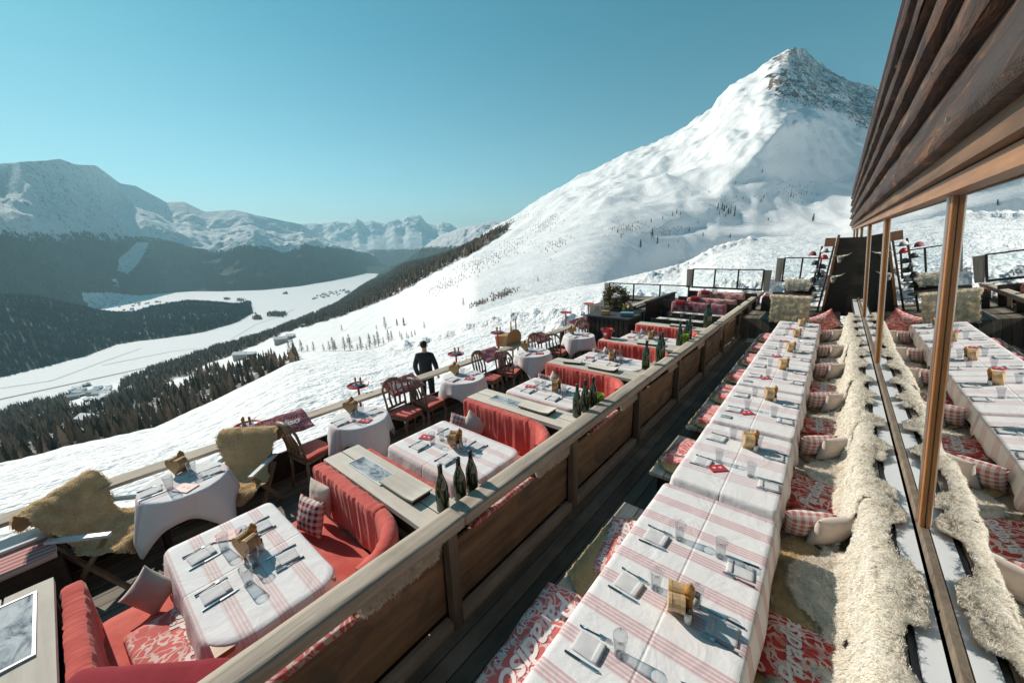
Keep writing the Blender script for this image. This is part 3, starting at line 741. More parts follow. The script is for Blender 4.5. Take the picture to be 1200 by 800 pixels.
# sample the terrain by area
def sample_cells(msk, n, Xg, Yg, Zg):
    i, j = np.where(msk[:-1, :-1] & msk[1:, 1:])
    ar = np.abs((Xg[i + 1, j] - Xg[i, j]) * (Yg[i, j + 1] - Yg[i, j]) - (Yg[i + 1, j] - Yg[i, j]) * (Xg[i, j + 1] - Xg[i, j]))
    p = ar / ar.sum(); c = rng.choice(len(i), n, p=p); a, b = rng.random(n), rng.random(n); i, j = i[c], j[c]
    def bl(G): return G[i, j] * (1 - a) * (1 - b) + G[i + 1, j] * a * (1 - b) + G[i, j + 1] * (1 - a) * b + G[i + 1, j + 1] * a * b
    return np.stack([bl(Xg), bl(Yg), bl(Zg)], -1)
P = sample_cells(fo & (AA < 101), 42000, X, Yv, Zz)
gap = fbm(P[:, 0] / 90, P[:, 1] / 90, 3)
P = P[gap > -.38]; rP = np.hypot(P[:, 0], P[:, 1])
scatter('larch_wood', P, rng.uniform(10, 19, len(P)) * np.where(rP > 2500, 1.25, 1), M['woods'], VAR)
mD = (rDD < 9e9); PD = sample_cells(mD, 21000, xD, yD, zD); PD = PD[PD[:, 2] > FLOOR + 1]
uB, vB = to_px(np.stack([xB, yB, zB], -1))
mB = (np.arange(xB.shape[1])[None, :] < 80) & (aB > 57) & (aB < 104) & (zB > FLOOR + 4) & ~inpoly(uB, vB, [(160, 284), (175, 284), (168, 300), (160, 312), (150, 322), (137, 318), (140, 302), (150, 294)]) & ~inpoly(uB, vB, [(95, 343), (130, 343), (200, 350), (220, 349), (200, 375), (110, 372)])
PB_ = sample_cells(mB, 60000, xB, yB, zB); gB = fbm(PB_[:, 0] / 260, PB_[:, 1] / 260, 4); thin = np.hypot(PB_[:, 0], PB_[:, 1]); PB_ = PB_[gB > -.30]
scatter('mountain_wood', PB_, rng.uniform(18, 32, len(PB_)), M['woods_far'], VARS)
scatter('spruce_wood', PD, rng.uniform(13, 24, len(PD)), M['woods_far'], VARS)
# wood islands on the valley floor
PI_ = []
for (u, v, du, dv, n) in [(325, 369, 10, 2.2, 260), (302, 373, 4.5, 1.6, 90), (282, 352, 4, 1.2, 50), (266, 351, 3, .8, 40), (335, 344, 3, 1, 30)]:
    uu = u + rng.normal(0, du * .5, n); vv = v + rng.normal(0, dv * .5, n); a, e = azel(uu, vv); rr = (CAM_H - FLOOR) / tand(-e)
    PI_.append(np.stack([-rr * np.sin(np.radians(a)), rr * np.cos(np.radians(a)), np.full(n, FLOOR)], -1))
PI_ = np.concatenate(PI_)
scatter('valley_copse', PI_, rng.uniform(14, 24, len(PI_)), M['woods'], VARS)

# ---- single trees that stand out on the snow
def branchy(seed, dark):
    r = random.Random(seed); b = MB()
    for k in range(230 if not dark else 210):
        z = .12 + .86 * r.random() ** .8; w = (.21 if not dark else .2) * (1 - .85 * z) * (.5 + .7 * r.random()); a = r.random() * 2 * PI
        p = Vector((0, 0, z)); q = Vector((w * math.cos(a), w * math.sin(a), z - .03 + (.05 * r.random() if not dark else -.02)))
        s = Vector((-math.sin(a), math.cos(a), 0)) * (.012 if not dark else .03)
        b.add([p, q - s, q + s + Vector((0, 0, .012)), q + (q - p) * .25], [(0, 1, 3), (0, 3, 2)])
    return b
M['trunk'] = wood('bark', (.04, .028, .02), (.10, .07, .05), 2, 1, .9, .5, 20)
M['larch_twigs'] = NT('bare_larch_twigs').bsdf((.12, .08, .052), .9)
M['pine_needles'] = NT('pine_needles').bsdf((.02, .03, .02), .9)
def tree_proto(kind, seed):
    t = thing(kind, '', 'tree'); dark = kind == 'pine_tree'
    MB().tube([(0, 0, -.03), (0, 0, .5), (0, 0, .97)], [.022, .013, .003], 6).build('trunk', M['trunk'], t)
    branchy(seed, dark).build('crown', M['pine_needles' if dark else 'larch_twigs'], t)
    return Proto(t)
larches = [tree_proto('larch_tree', s) for s in (1, 2, 3)]; pines = [tree_proto('pine_tree', s) for s in (4, 5, 6)]
def stand(protos, u, v, hpx, label, group):
    p, r = ground_px(u, v); d = ray(np.array(float(u)), np.array(float(v))); depth = r / math.hypot(d[0], d[1]) * F_PX
    h = hpx / F_PX * depth
    return random.choice(protos).put(p, random.random() * 6, label, group, h)
for i, (u, h) in enumerate([(354, 15), (361, 9), (368, 12), (380, 9), (387, 12), (391, 17), (394, 14), (403, 17), (411, 20), (419, 9), (424, 17), (430, 8), (433, 19), (440, 15), (444, 18), (449, 9), (455, 15), (460, 13), (345, 18), (338, 14)]):
    v = 412 + (u - 355) * -.02 - max(0, u - 430) * .35
    stand(larches, u, v, h, 'bare brown larch in the row standing along the lip of the near snow slope', 'larches in the row along the slope lip')
for (u, v, h, kind, lab) in [(452, 386, 15, 'l', 'tall bare larch on open snow left of the two dark pines'), (466, 382, 9, 'p', 'short dark pine, left one of the close pair in the snow field'), (473, 382, 11, 'p', 'dark pine, right one of the close pair in the snow field'),
                             (442, 386, 6, 'l', 'tiny larch left of the tall larch on open snow'), (498, 386, 9, 'l', 'small larch right of the dark pine pair'), (401, 388, 8, 'l', 'small lone larch on the snow above the larch row'),
                             (408, 402, 7, 'l', 'small lone larch just behind the larch row'), (544, 359, 10, 'l', 'bare larch at the left end of the dark bush line'), (630, 330, 6, 'p', 'single dark pine high on the open snow slope'),
                             (645, 306, 3, 'p', 'tiny dark pine far up the open slope')]:
    stand(larches if kind == 'l' else pines, u, v, h, lab, None)
for u, v, h in [(468, 396, 8), (472, 399, 9), (477, 397, 8), (482, 396, 9), (487, 394, 8), (479, 400, 7)]:
    stand(larches, u, v, h, 'slender bare larch in the small clump below the pine pair', 'clump of larches below the pine pair')
for u, v, h in [(841, 246, 7), (845, 247, 6), (849, 249, 8), (853, 252, 8), (857, 251, 6), (860, 254, 7), (847, 243, 5), (852, 245, 5), (861, 248, 6), (843, 252, 5), (856, 246, 4), (851, 255, 5)]:
    stand(pines, u, v, h, 'dark pine in the tight clump on the shaded mountain flank', 'clump of pines on the shaded mountain flank')
for u, v, h in [(765, 279, 10), (771, 286, 8), (751, 291, 9), (787, 254, 5), (792, 251, 5), (762, 261, 5), (724, 273, 5), (727, 280, 5), (807, 272, 5), (823, 278, 5), (855, 280, 5), (893, 203, 4), (926, 232, 5), (953, 260, 9), (899, 260, 4), (735, 269, 4),
                (742, 266, 4), (776, 258, 4), (799, 268, 3), (818, 262, 3), (797, 253, 4), (812, 230, 3), (831, 226, 3), (862, 216, 3), (870, 234, 3), (892, 238, 4), (894, 233, 4), (884, 232, 3), (783, 290, 4), (795, 284, 3), (748, 262, 3), (731, 276, 4)]:
    stand(pines, u, v, h * 1.1, 'small dark pine scattered over the lower flank of the big white peak', 'pines scattered over the lower mountain flank')
# bush-like dwarf pine patches are uncountable
PB = []
for (u, v, du, dv, n) in [(735, 268, 26, 7, 90), (775, 272, 24, 10, 60), (850, 243, 22, 12, 70), (930, 225, 26, 10, 70), (590, 345, 16, 4, 110), (560, 356, 10, 3, 50), (655, 285, 20, 7, 60), (600, 290, 30, 10, 110), (560, 310, 30, 9, 160), (520, 335, 24, 7, 120), (700, 225, 20, 12, 30), (640, 262, 22, 8, 160), (615, 254, 16, 5, 130), (585, 262, 16, 5, 140), (560, 275, 14, 5, 100)]:
    for _ in range(n):
        uu = random.gauss(u, du * .5); vv = random.gauss(v, dv * .5) + (uu - u) * -.35 * (u < 700)
        if vv < 240 and u < 700: continue
        p, r = ground_px(uu, vv)
        if r < 3400: PB.append((*p, r))
PB = np.array(PB)
scatter('dwarf_pine_scrub', PB[:, :3], rng.uniform(.0012, .0032, len(PB)) * PB[:, 3] ** .93 + .8, M['woods'], [conifer(2, .4, 5, 30), conifer(3, .28, 5, 31)])

# ---- houses in the valley
M['house_wall'] = NT('house_wall').bsdf((.34, .29, .24), .8); M['house_wall_dark'] = NT('timber_wall').bsdf((.10, .07, .05), .8)
M['roof_snow'] = NT('snow_covered_roof').bsdf((.8, .8, .82), .8)
def house_proto(w, d, h, mat):
    t = thing('house', '', 'house')
    MB().box((0, 0, h / 2 - 1), (w, d, h + 2)).build('wall', mat, t)
    MB().prism([(-d / 2 - 1, h), (d / 2 + 1, h), (d / 2 + 1, h + .8), (0, h + .38 * d), (-d / 2 - 1, h + .8)], -w / 2 - 1, w / 2 + 1, lambda a, b, c: (c, a, b)).build('roof', M['roof_snow'], t)
    return Proto(t)
houses = [house_proto(16, 12, 8, M['house_wall']), house_proto(12, 10, 6, M['house_wall_dark']), house_proto(22, 13, 11, M['house_wall'])]
def village(n, fn, label, group, zf=None):
    for i in range(n):
        u, v = fn()
        p, r = ground_px(u, v)
        if zf is None or p.z < FLOOR + 4:
            a, e = azel(np.array(float(u)), np.array(float(v))); r = (CAM_H - FLOOR) / tand(-float(e)); p = Vector((-r * math.sin(math.radians(a)), r * math.cos(math.radians(a)), FLOOR))
        random.choice(houses).put(p, random.random() * 3, label, group)
village(34, lambda: (random.uniform(82, 138), random.uniform(451, 474)), 'snow covered house of the hamlet on the near edge of the frozen lake', 'houses of the near lakeside hamlet', 'slope')
village(60, lambda: (random.uniform(105, 205), random.uniform(352, 368)), 'tiny house of the village behind the wooded hill', 'houses of the village behind the wooded hill')
village(42, lambda: (lambda q: (365 + q * 45, 349 - q * 8 + random.uniform(-3, 3)))(random.random()), 'tiny house of the village by the far lake', 'houses of the far lakeside village')
for (u, v, lab) in [(342, 397, 'long low barn with snowy roof on the clearing above the near forest'), (329, 403, 'small barn left of the long barn above the near forest'), (283, 421, 'hut at the forest clearing, left of two'), (296, 418, 'hut at the forest clearing, right of two'), (104, 497, 'wide snowy roof among the brown larches at far left'), (355, 383, 'grey hut on the open snow slope above the long barn')]:
    p, r = ground_px(u, v); random.choice(houses).put(p, random.random(), lab)
# ---- air between here and the far ranges
hz = bpy.data.materials.new('valley_air'); hz.use_nodes = True; hz.node_tree.nodes.clear()
pv = hz.node_tree.nodes.new('ShaderNodeVolumePrincipled'); pv.inputs['Color'].default_value = (.46, .82, .98, 1)
pv.inputs['Density'].default_value = 6.4e-5; pv.inputs['Anisotropy'].default_value = .2
ho = hz.node_tree.nodes.new('ShaderNodeOutputMaterial'); hz.node_tree.links.new(pv.outputs[0], ho.inputs['Volume'])
hb = MB().box((-2000, 2000, 640), (36000, 36000, 2160)); stuff(hb.build('haze', hz))
# ================================================================== the terrace
# floor boards
struct(MB().box((-1.22, 3.4, -.04), (7.9, 23.4, .08)).build('floor', M['deck']))
struct(MB().box((-1.1, 3.4, -.42), (7.6, 23.2, .66)).build('terrace_base', M['dark_wood']))
RX0, RX1 = -1.92, -1.74                # rail beam
# -- railing between the booths and the walkway
rl = thing('wooden_railing', 'long weathered plank railing with brown board panels dividing the red booths from the walkway', 'railing', (-1.82, 0, 0))
posts_y = [-.35, 1.45, 3.15, 4.9, 6.65, 8.4, 10.2, 12.0, 13.8, 15.4]
b = MB()
segs = [(-.6, 1.5), (1.5, 5.0), (5.0, 9.2), (9.2, 15.6)]
for i, (a, c) in enumerate(segs):
    mb = MB().soft((0, (a + c) / 2, .955), (.165, c - a - .004, .09), .012, (4, 60, 3), lambda P: P + .003 * np.stack([pnoise(P[..., 1] * 5, P[..., 2] * 9), P[..., 1] * 0, pnoise(P[..., 1] * 3 + 5, P[..., 0] * 30)], -1))
    mb.build('handrail', M['grey_wood_y'], rl, True, True)
for y in posts_y:
    MB().box((-.045, y, .455), (.075, .085, .90)).build('post', M['post'], rl, bevel=.006)
for i in range(len(posts_y) - 1):
    a, c = posts_y[i] + .045, posts_y[i + 1] - .045
    pn = MB()
    for j in range(3):
        zz = .10 + j * .188
        pn.soft((-.11 + .004 * j, (a + c) / 2, zz + .11), (.028, c - a, .187), .006, (1, 24, 3))
    pn.build('board_panel', M['panel'], rl, False)
    MB().soft((-.055, (a + c) / 2, .045), (.085, c - a - .003, .09), .012, (2, 12, 2)).build('base_beam', M['grey_wood_y'], rl)
# -- parapet on the valley side
pp = thing('terrace_parapet', 'low dark plank parapet with a flat grey top board along the snowy valley side', 'parapet', (-5.08, 4.5, 0))
for i in range(7):
    y0 = -5.6 + i * 2.25
    MB().soft((0, y0 + 1.12, .70), (.20, 2.24, .04), .006, (2, 14, 1)).build('top_board', M['grey_wood_y'], pp)
    q = MB()
    for j in range(3): q.box((.03, y0 + 1.12, -.06 + j * .17), (.03, 2.22, .168))
    q.build('board_panel', M['dark_wood'], pp)
    MB().box((.06, y0, .34), (.08, .08, .68)).build('post', M['dark_wood'], pp)

# ================================================================== the building
TL = math.tan(math.radians(5.5))
def FX(z): return .63 - TL * (z - 1.05)
Y0, Y1 = -7.0, 24.0
M['logs_flat'] = wood('brown_fascia', (.07, .035, .018), (.30, .16, .075), 1, 1, .6, .5, 12)
bd = thing('chalet_building', 'timber chalet with big mirror-like windows under dark overlapping log boards', 'building', (1.0, 4, 0))
def off(b): b.v = [(x - 1.0, y - 4, z) for x, y, z in b.v]; return b
off(MB().box((2.9, 8.5, .45), (4.4, 31.0, .9))).build('plinth', M['dark_wood'], bd)
off(MB().box((5.0, 8.5, 2.4), (.2, 31.0, 3.0))).build('back_wall', M['dark_wood'], bd)
off(MB().box((2.9, 8.5, .92), (4.2, 30.8, .04))).build('room_floor', M['dark_wood'], bd)
off(MB().box((2.8, 8.5, 3.2), (4.4, 31.0, .1))).build('room_ceiling', M['dark_wood'], bd)
off(MB().add([(FX(1.09) , Y0, 1.09), (FX(1.09), Y1, 1.09), (FX(2.97), Y1, 2.97), (FX(2.97), Y0, 2.97)], [(0, 1, 2, 3)])).build('window_pane', M['pane'], bd)
off(MB().box((.555, 8.5, .985), (.085, 31, .03))).build('sill', M['alu'], bd)
off(MB().box((.625, 8.5, 1.03), (.024, 31, .06))).build('bottom_frame', M['post'], bd)
off(MB().box((.500, 8.5, .955), (.03, 31, .05))).build('gutter_strip', M['black'], bd)
for y in (-4.9, -.9, 3.1, 7.1, 11.1, 15.1, 19.1, 23.1):
    q = MB(); w = .021; d = .024
    q.add([(FX(z) - dd, y + sy, z) for z in (1.06, 2.99) for dd in (0, d) for sy in (-w, w)], [(0, 1, 3, 2), (4, 6, 7, 5), (0, 4, 5, 1), (2, 3, 7, 6), (0, 2, 6, 4), (1, 5, 7, 3)])
    off(q).build('mullion', M['varnish'], bd, bevel=.004)
    off(MB().beam((FX(1.06) - .02, y + w + .012, 1.06), (FX(2.99) - .02, y + w + .012, 2.99), .012, .03)).build('steel_strip', M['steel'], bd)
off(MB().box((FX(3.02) - .02, 8.5, 3.015), (.10, 31, .075))).build('top_frame', M['varnish_y'], bd)
off(MB().box((FX(3.1) - .05, 8.5, 3.11), (.10, 31, .10))).build('lintel', M['logs_flat'], bd)
M['logs'] = None
k = NT('dark_log_boards'); v = k.coord('Object', (5, .8, 5)); n1 = k.noise(v, 1.6, 7, .7, 1.0); n2 = k.noise(k.coord('Object'), 1.2, 4, .6)
c = k.ramp(n1, [(.32, (.010, .005, .003)), (.46, (.038, .016, .008)), (.58, (.125, .052, .022)), (.70, (.42, .21, .09))])
c = k.mix(k.val(n2, .42, .68), c, (.045, .028, .022))
vo = k.n('TexVoronoi'); k.l(k.coord('Object', (9, 1.5, 9)), vo.inputs[0]); vo.inputs['Scale'].default_value = 1.0
c = k.mix(k.val(vo.outputs[0], .10, .05), c, (.012, .008, .006))
M['logs'] = k.bsdf(c, .62, k.bump(n1, 1.0, .035, k.bump(n2, .4, .03)))
nb = 5; z = 3.16; hb_ = .295
for i in range(nb):
    zc = z + hb_ * i; cx = FX(zc) - .05 - .0015 * i
    ya = np.linspace(Y0, Y1, 110)
    cs = [(-.100, .0), (-.116, .02), (-.118, .07), (-.100, .16), (-.078, .28), (-.06, .305), (.05, .305), (.05, .0)]
    Pg = np.zeros((len(ya), len(cs) + 1, 3))
    for a, (dx, dz) in enumerate(cs + [cs[0]]):
        Pg[:, a, 0] = cx + dx + .010 * pnoise(ya * 1.3 + i * 7, ya * 0 + a * .6) + .005 * pnoise(ya * 5 + i, ya * 0 + a)
        Pg[:, a, 1] = ya; Pg[:, a, 2] = zc + dz + .012 * pnoise(ya * .7 + i * 3, ya * 0 + .5)
    off(MB().grid(Pg)).build('log_board', M['logs'], bd, True)
    nl = MB()
    for y in np.arange(.4 + (i % 2) * .5, 14, 1.9):
        nl.box((cx - .122, y, zc + .05), (.012, .014, .014))
    off(nl).build('nails', M['steel'], bd)
zt = z + hb_ * nb
off(MB().box((FX(zt) - .02, 8.5, zt + .045), (.26, 31.4, .02))).build('roof_edge', NT('roof_flashing').bsdf((.30, .27, .32), .4, metallic=.4), bd)

# -- bench along the window: seat, planked back
wb = thing('window_bench', 'long wooden wall bench running under the windows, draped with sheepskins', 'bench', (.22, 5.8, 0))
def offb(b): b.v = [(x - .22, y - 5.8, z) for x, y, z in b.v]; return b
offb(MB().box((.17, 5.6, .43), (.50, 12.9, .04))).build('seat', M['grey_wood_y'], wb)
offb(MB().box((-.05, 5.6, .21), (.04, 12.7, .42))).build('front_board', M['dark_wood'], wb)
offb(MB().box((.435, 5.6, .70), (.04, 12.9, .50))).build('back_board', M['grey_wood_y'], wb)
for i in range(6): offb(MB().box((.435, .3 + i * 2.14, .975), (.085, 2.12, .035))).build('back_rail', M['grey_wood_y'], wb, bevel=.004)

# -- wind screens at the far end
M['screen_wood'] = wood('silvery_fir', (.24, .19, .15), (.52, .44, .36), 2, 1, .8, .4, 16)
def screen(label, p0, p1, zb, zt, nposts, y, ends=True):
    t = thing('wind_screen', label, 'glass screen', ((p0 + p1) / 2, y, zb)); cx = (p0 + p1) / 2; w = p1 - p0
    MB().box((0, 0, zt - zb), (w, .05, .035)).build('top_bar', M['dark_wood'], t)
    MB().box((0, 0, .03), (w, .06, .06)).build('bottom_bar', M['dark_wood'], t)
    for i in range(nposts):
        x = -w / 2 + .02 + (w - .04) * i / (nposts - 1)
        MB().box((x, 0, (zt - zb) / 2), (.045, .045, zt - zb - .04)).build('post', M['dark_wood'], t)
    for i in range(nposts - 1):
        x0 = -w / 2 + .045 + (w - .04) * i / (nposts - 1); x1 = -w / 2 - .005 + (w - .04) * (i + 1) / (nposts - 1)
        MB().box(((x0 + x1) / 2, 0, (zt - zb) / 2 + .02), (x1 - x0, .006, zt - zb - .12)).build('glass_pane', M['screen'], t)
    if ends:
        for x in (-w / 2 - .10, w / 2 + .1)[:ends]:
            MB().soft((x, 0, (zt - zb) / 2), (.17, .04, zt - zb), .01, (2, 1, 6), lambda P: P * np.stack([1 - .25 * (P[..., 2:3] / (zt - zb) + .5)[..., 0] * -1, P[..., 0] * 0 + 1, P[..., 0] * 0 + 1], -1)).build('end_board', M['screen_wood'], t)
    return t
screen('leftmost glass wind screen with dark top bar, beside the leafy planter', -6.72, -3.75, .62, 1.25, 4, 14.0, 1)
screen('middle glass wind screen with dark top bar, behind the pink bench rows', -3.95, -1.75, 1.08, 1.76, 4, 15.0, 2)
screen('rightmost and highest glass wind screen, beside the rack of hats', -1.35, -.35, 1.30, 2.10, 3, 16.0, 1)
struct(MB().box((-3.2, 14.0, .25), (7, 3.2, .7)).build('far_platform', M['deck'], loc=(0, 0, 0)))
MB_ = MB().box((0, 0, 0), (.62, 1.3, .03)); tag(MB_.build('sunlit_patch_boards', M['grey_wood_x'], loc=(-1.33, 12.6, .015)), 'pale plank platform painting in the sunlit patch at the far end of the walkway', 'platform')  # pale boards paint in the sunlit patch of the walkway

# dark timber wall with skulls at the far end by the windows
ew = thing('timber_end_wall', 'black stained timber wall with carved skulls at the far end of the window front', 'wall', (.1, 14.6, 0))
MB().prism([(-.20, .5), (.6, .5), (.6, 2.72), (-.11, 2.72)], -.03, .03, lambda a, b, c: (a, c, b)).build('board_panel', M['dark_wood'], ew)
MB().beam((-.22, -.04, .5), (-.13, -.04, 2.80), .06, .06).build('side_beam', M['varnish_y'], ew)
MB().box((-.30, .03, 2.60), (.24, .12, .24)).build('corner_bracket', M['varnish_y'], ew)
def skull(z, x, lab):
    t = thing('carved_skull', lab, 'skull', (x + .06, 14.52, z)); t.scale = (1.25, 1.25, 1.25)
    MB().soft((0, 0, 0), (.10, .05, .17), .022, (4, 2, 6), lambda P: P * np.stack([.55 + .45 * (P[..., 2] / .17 + .5) * 2 * .9, P[..., 0] * 0 + 1, P[..., 0] * 0 + 1], -1)).build('head', M['bone'], t, True)
    for s in (-1, 1): MB().tube([(s * .04, 0, .07), (s * .12, 0, .09), (s * .19, 0, .15)], [.022, .016, .004], 6).build('horn', M['bone'], t, True)
    for s in (-1, 1): MB().box((s * .024, -.026, .02), (.02, .012, .026)).build('eye_socket', M['black'], t)
skull(2.12, .02, 'upper white carved skull with horns on the black end wall')
skull(1.55, -.05, 'lower white carved skull with horns on the black end wall')
# rack of hats
hr = thing('hat_rack', 'tall dark wooden rack leaning beside the black end wall, hung with hats', 'rack', (-.36, 14.2, .55))
for s in (-1, 1): MB().beam((s * .13, 0, 0), (s * .13 + .13, .1, 1.95), .035, .035).build('side_rail', M['dark_wood'], hr)
for i in range(9): MB().beam((-.13 + .014 * i, .0, .2 + i * .2), (.13 + .014 * i, .0, .2 + i * .2), .02, .02).build('rung', M['dark_wood'], hr)
hatm = {'black': M['black'], 'white': M['white_cloth'], 'red': M['red_paint'], 'crimson': M['floral_dark']}
def hat(x, z, col, lab, big=1.0):
    t = thing('hat', lab, 'hat', (x + .08, 14.08, z), 0, 'hats on the rack')
    MB().lathe([(.085, -.03), (.09, 0), (.07, .055), (.04, .085), (0, .095)], n=14).build('crown', hatm[col], t, True)
    MB().lathe([(.12 * big, -.035), (.125 * big, -.028), (.085, -.02), (.085, -.035)], n=16).build('brim', M['black'] if col == 'white' else hatm[col], t, True)
for i, (x, z, c, l) in enumerate([(-.62, 2.28, 'crimson', 'crimson patterned hat highest on the left of the rack'), (-.36, 2.36, 'white', 'big white hat at the top of the rack'), (-.35, 2.18, 'red', 'bright red hat under the big white one'),
                                  (-.52, 2.02, 'black', 'black hat, upper left of the rack'), (-.36, 1.92, 'black', 'black hat just under the red one'), (-.50, 1.80, 'white', 'white hat in the middle of the rack, left side'),
                                  (-.38, 1.68, 'black', 'black hat in the middle of the rack, right side'), (-.52, 1.55, 'black', 'black hat, lower left of the rack'), (-.40, 1.45, 'white', 'white hat low on the rack'), (-.50, 1.28, 'black', 'lowest black hat of the rack')]):
    hat(x, z, c, l)

# ================================================================== the booths
BX0, BX1 = -3.45, -1.96
PER = 1.83; B0 = -.32                        # front counter edge
def fold_fn(freq, amp, ax=0, seed=0):
    def f(P):
        d = amp * (pnoise(P[..., ax] * freq + seed, P[..., 2] * 1.5) + .4 * pnoise(P[..., ax] * freq * 2.7, P[..., 2] * 2 + seed))
        return P + np.stack([d * 0, d, d * .25], -1)
    return f
counter_labels = ['nearest grey plank counter with a large framed snowy picture, at bottom left', 'second grey plank counter with inset picture and slate-lidded box, behind the first open booth', 'third grey plank counter with inset picture, between the second and third booths',
                  'fourth grey plank counter, cluttered with slate boxes and greenery', 'fifth plank counter, carrying the red ice bucket', 'sixth and farthest plank counter over a red bench back']
bl = ['nearest', 'second', 'third', 'fourth', 'fifth']
def counter(i, y0, y1):
    t = thing('plank_counter', counter_labels[i], 'counter', ((BX0 + BX1) / 2, (y0 + y1) / 2, 0))
    w = BX1 - BX0 + .06; d = y1 - y0; np_ = max(2, int(round(d / .19))); e = d / np_
    for j in range(np_):
        MB().soft((0, -d / 2 + e * (j + .5), .875), (w, e - .006, .045), .006, (30, 3, 1), lambda P: P + .0015 * np.stack([P[..., 0] * 0, P[..., 0] * 0, pnoise(P[..., 0] * 4 + j * 5, P[..., 1] * 8)], -1)).build('plank', M['grey_wood_x'], t)
    q = MB(); q.box((0, 0, .42), (w - .06, d - .04, .84)); q.build('carcass', M['dark_wood'], t)
    return t
def glacier(name, seed):
    k = NT(name); v = k.coord('Object', (4, 7, 1), (0, 0, .5)); n = k.noise(v, 1.6, 6, .65, .8)
    k.bsdf(k.ramp(n, [(.36, (.08, .11, .15)), (.46, (.28, .33, .38)), (.55, (.46, .50, .54)), (.7, (.58, .61, .64))]), .7, spec=.1); return k.m
M['snow_photo'] = glacier('framed_snow_picture', 1)
def picture(x, y, w, d, lab, frame=.012, rot=0):
    t = thing('table_picture', lab, 'framed picture', (x, y, .899), rot)
    MB().box((0, 0, .003), (w, d, .006)).build('print', M['snow_photo'], t)
    f = MB()
    for s in (-1, 1): f.box((s * (w / 2 + frame / 2), 0, .005), (frame, d + 2 * frame, .01)); f.box((0, s * (d / 2 + frame / 2), .005), (w - .002, frame, .01))
    f.build('frame', M['white_paint'], t)
def bench(i, y0, yb, lab):
    # U-shaped upholstered booth: y0 = near back outside face, yb = far back face
    t = thing('booth_bench', lab, 'upholstered bench', (0, 0, 0)); r = random.Random(i)
    xc = (BX0 + BX1) / 2; W = BX1 - BX0
    sd = .40
    ys, ye = y0 + .09, yb - .02
    MB().soft((BX0 + .5 * (W - .42) , ye - sd / 2, .41), (W - .44, sd, .11), .03, (24, 8, 3), fold_fn(4, .004, 0, i)).build('seat_cushion', M['coral_seat'], t, True)
    MB().soft((BX0 + .5 * (W - .42), ys + sd / 2, .41), (W - .44, sd, .11), .03, (24, 8, 3), fold_fn(4, .004, 0, i + 9)).build('seat_cushion', M['coral_seat'], t, True)
    MB().soft((BX1 - .23, (ys + ye) / 2, .412), (.42, ye - ys, .11), .03, (6, 24, 3)).build('seat_cushion', M['coral_seat'], t, True)
    base = MB(); base.box((xc, ye - sd / 2, .18), (W - .02, sd - .05, .35)); base.box((xc, ys + sd / 2, .18), (W - .02, sd - .05, .35)); base.box((BX1 - .2, (ys + ye) / 2, .178), (.36, ye - ys - sd * 2 + .06, .34))
    base.build('base', M['dark_wood'], t)
    MB().soft((BX0 + .54, yb + .035, .68), (1.06, .12, .46), .035, (70, 4, 12), fold_fn(16, .014, 0, i * 3)).build('backrest', M['coral'], t, True)
    n = 14; P = np.zeros((n, 9, 3))                      # curved corner piece
    for a in range(n):
        q = a / (n - 1) * PI * .5; cx, cy = BX0 + 1.06, yb + .04 - .40
        for b_, (rr_, zz_) in enumerate([(.34, .45), (.335, .86), (.35, .90), (.39, .91), (.43, .90), (.45, .86), (.45, .45), (.40, .44), (.34, .45)]):
            wob = .007 * math.sin(a * 2.1 + i) if b_ < 3 else 0
            P[a, b_] = (cx + (rr_ + wob) * math.sin(q), cy + (rr_ + wob) * math.cos(q), zz_)
    cb = MB().grid(P[:, ::-1]); cb.add(P[0], [tuple(range(8))]); cb.add(P[-1], [tuple(range(8))[::-1]])
    cb.build('corner_backrest', M['coral'], t, True)
    MB().soft((BX0 + .62, y0 + .045, .62), (1.24, .11, .42), .035, (50, 4, 10), fold_fn(16, .012, 0, i * 5 + 2)).build('near_backrest', M['coral'], t, True)
    return t
ctr = [(-1.35, -.36), (1.30, 1.66), (3.17, 3.55), (5.0, 5.36), (6.83, 7.2), (8.7, 9.05)]
for i, (a, c) in enumerate(ctr): counter(i, a, c)
bench_labels = ['coral U-shaped bench of the nearest open booth, with a patterned seat pad', 'red pleated bench of the second booth, behind the green bottles', 'red pleated bench of the third booth', 'red pleated bench of the fourth booth, crowded with glasses', 'farthest red bench, under the dark service counter']
for i in range(5):
    bench(i, ctr[i][1] + .01, ctr[i + 1][0] - .10, bench_labels[i])
# dark red corner cushion nearest the camera
MBc = MB().soft((0, 0, 0), (.78, .16, .34), .04, (40, 6, 10), fold_fn(7, .006)); tag(MBc.build('corner_cushion', M['dark_red'], None, True, loc=(-2.13, -.08, .80), rotz=math.radians(43)), 'dark red upholstered corner cushion at the bottom edge, beside the rail', 'cushion')
picture(-3.09, -.67, .56, .46, 'large framed snow picture with white border on the nearest counter')
picture(-2.93, 1.48, .52, .15, 'small glacier picture set in the second counter', .008, 0)
picture(-2.93, 3.36, .50, .14, 'small glacier picture set in the third counter', .008, 0)

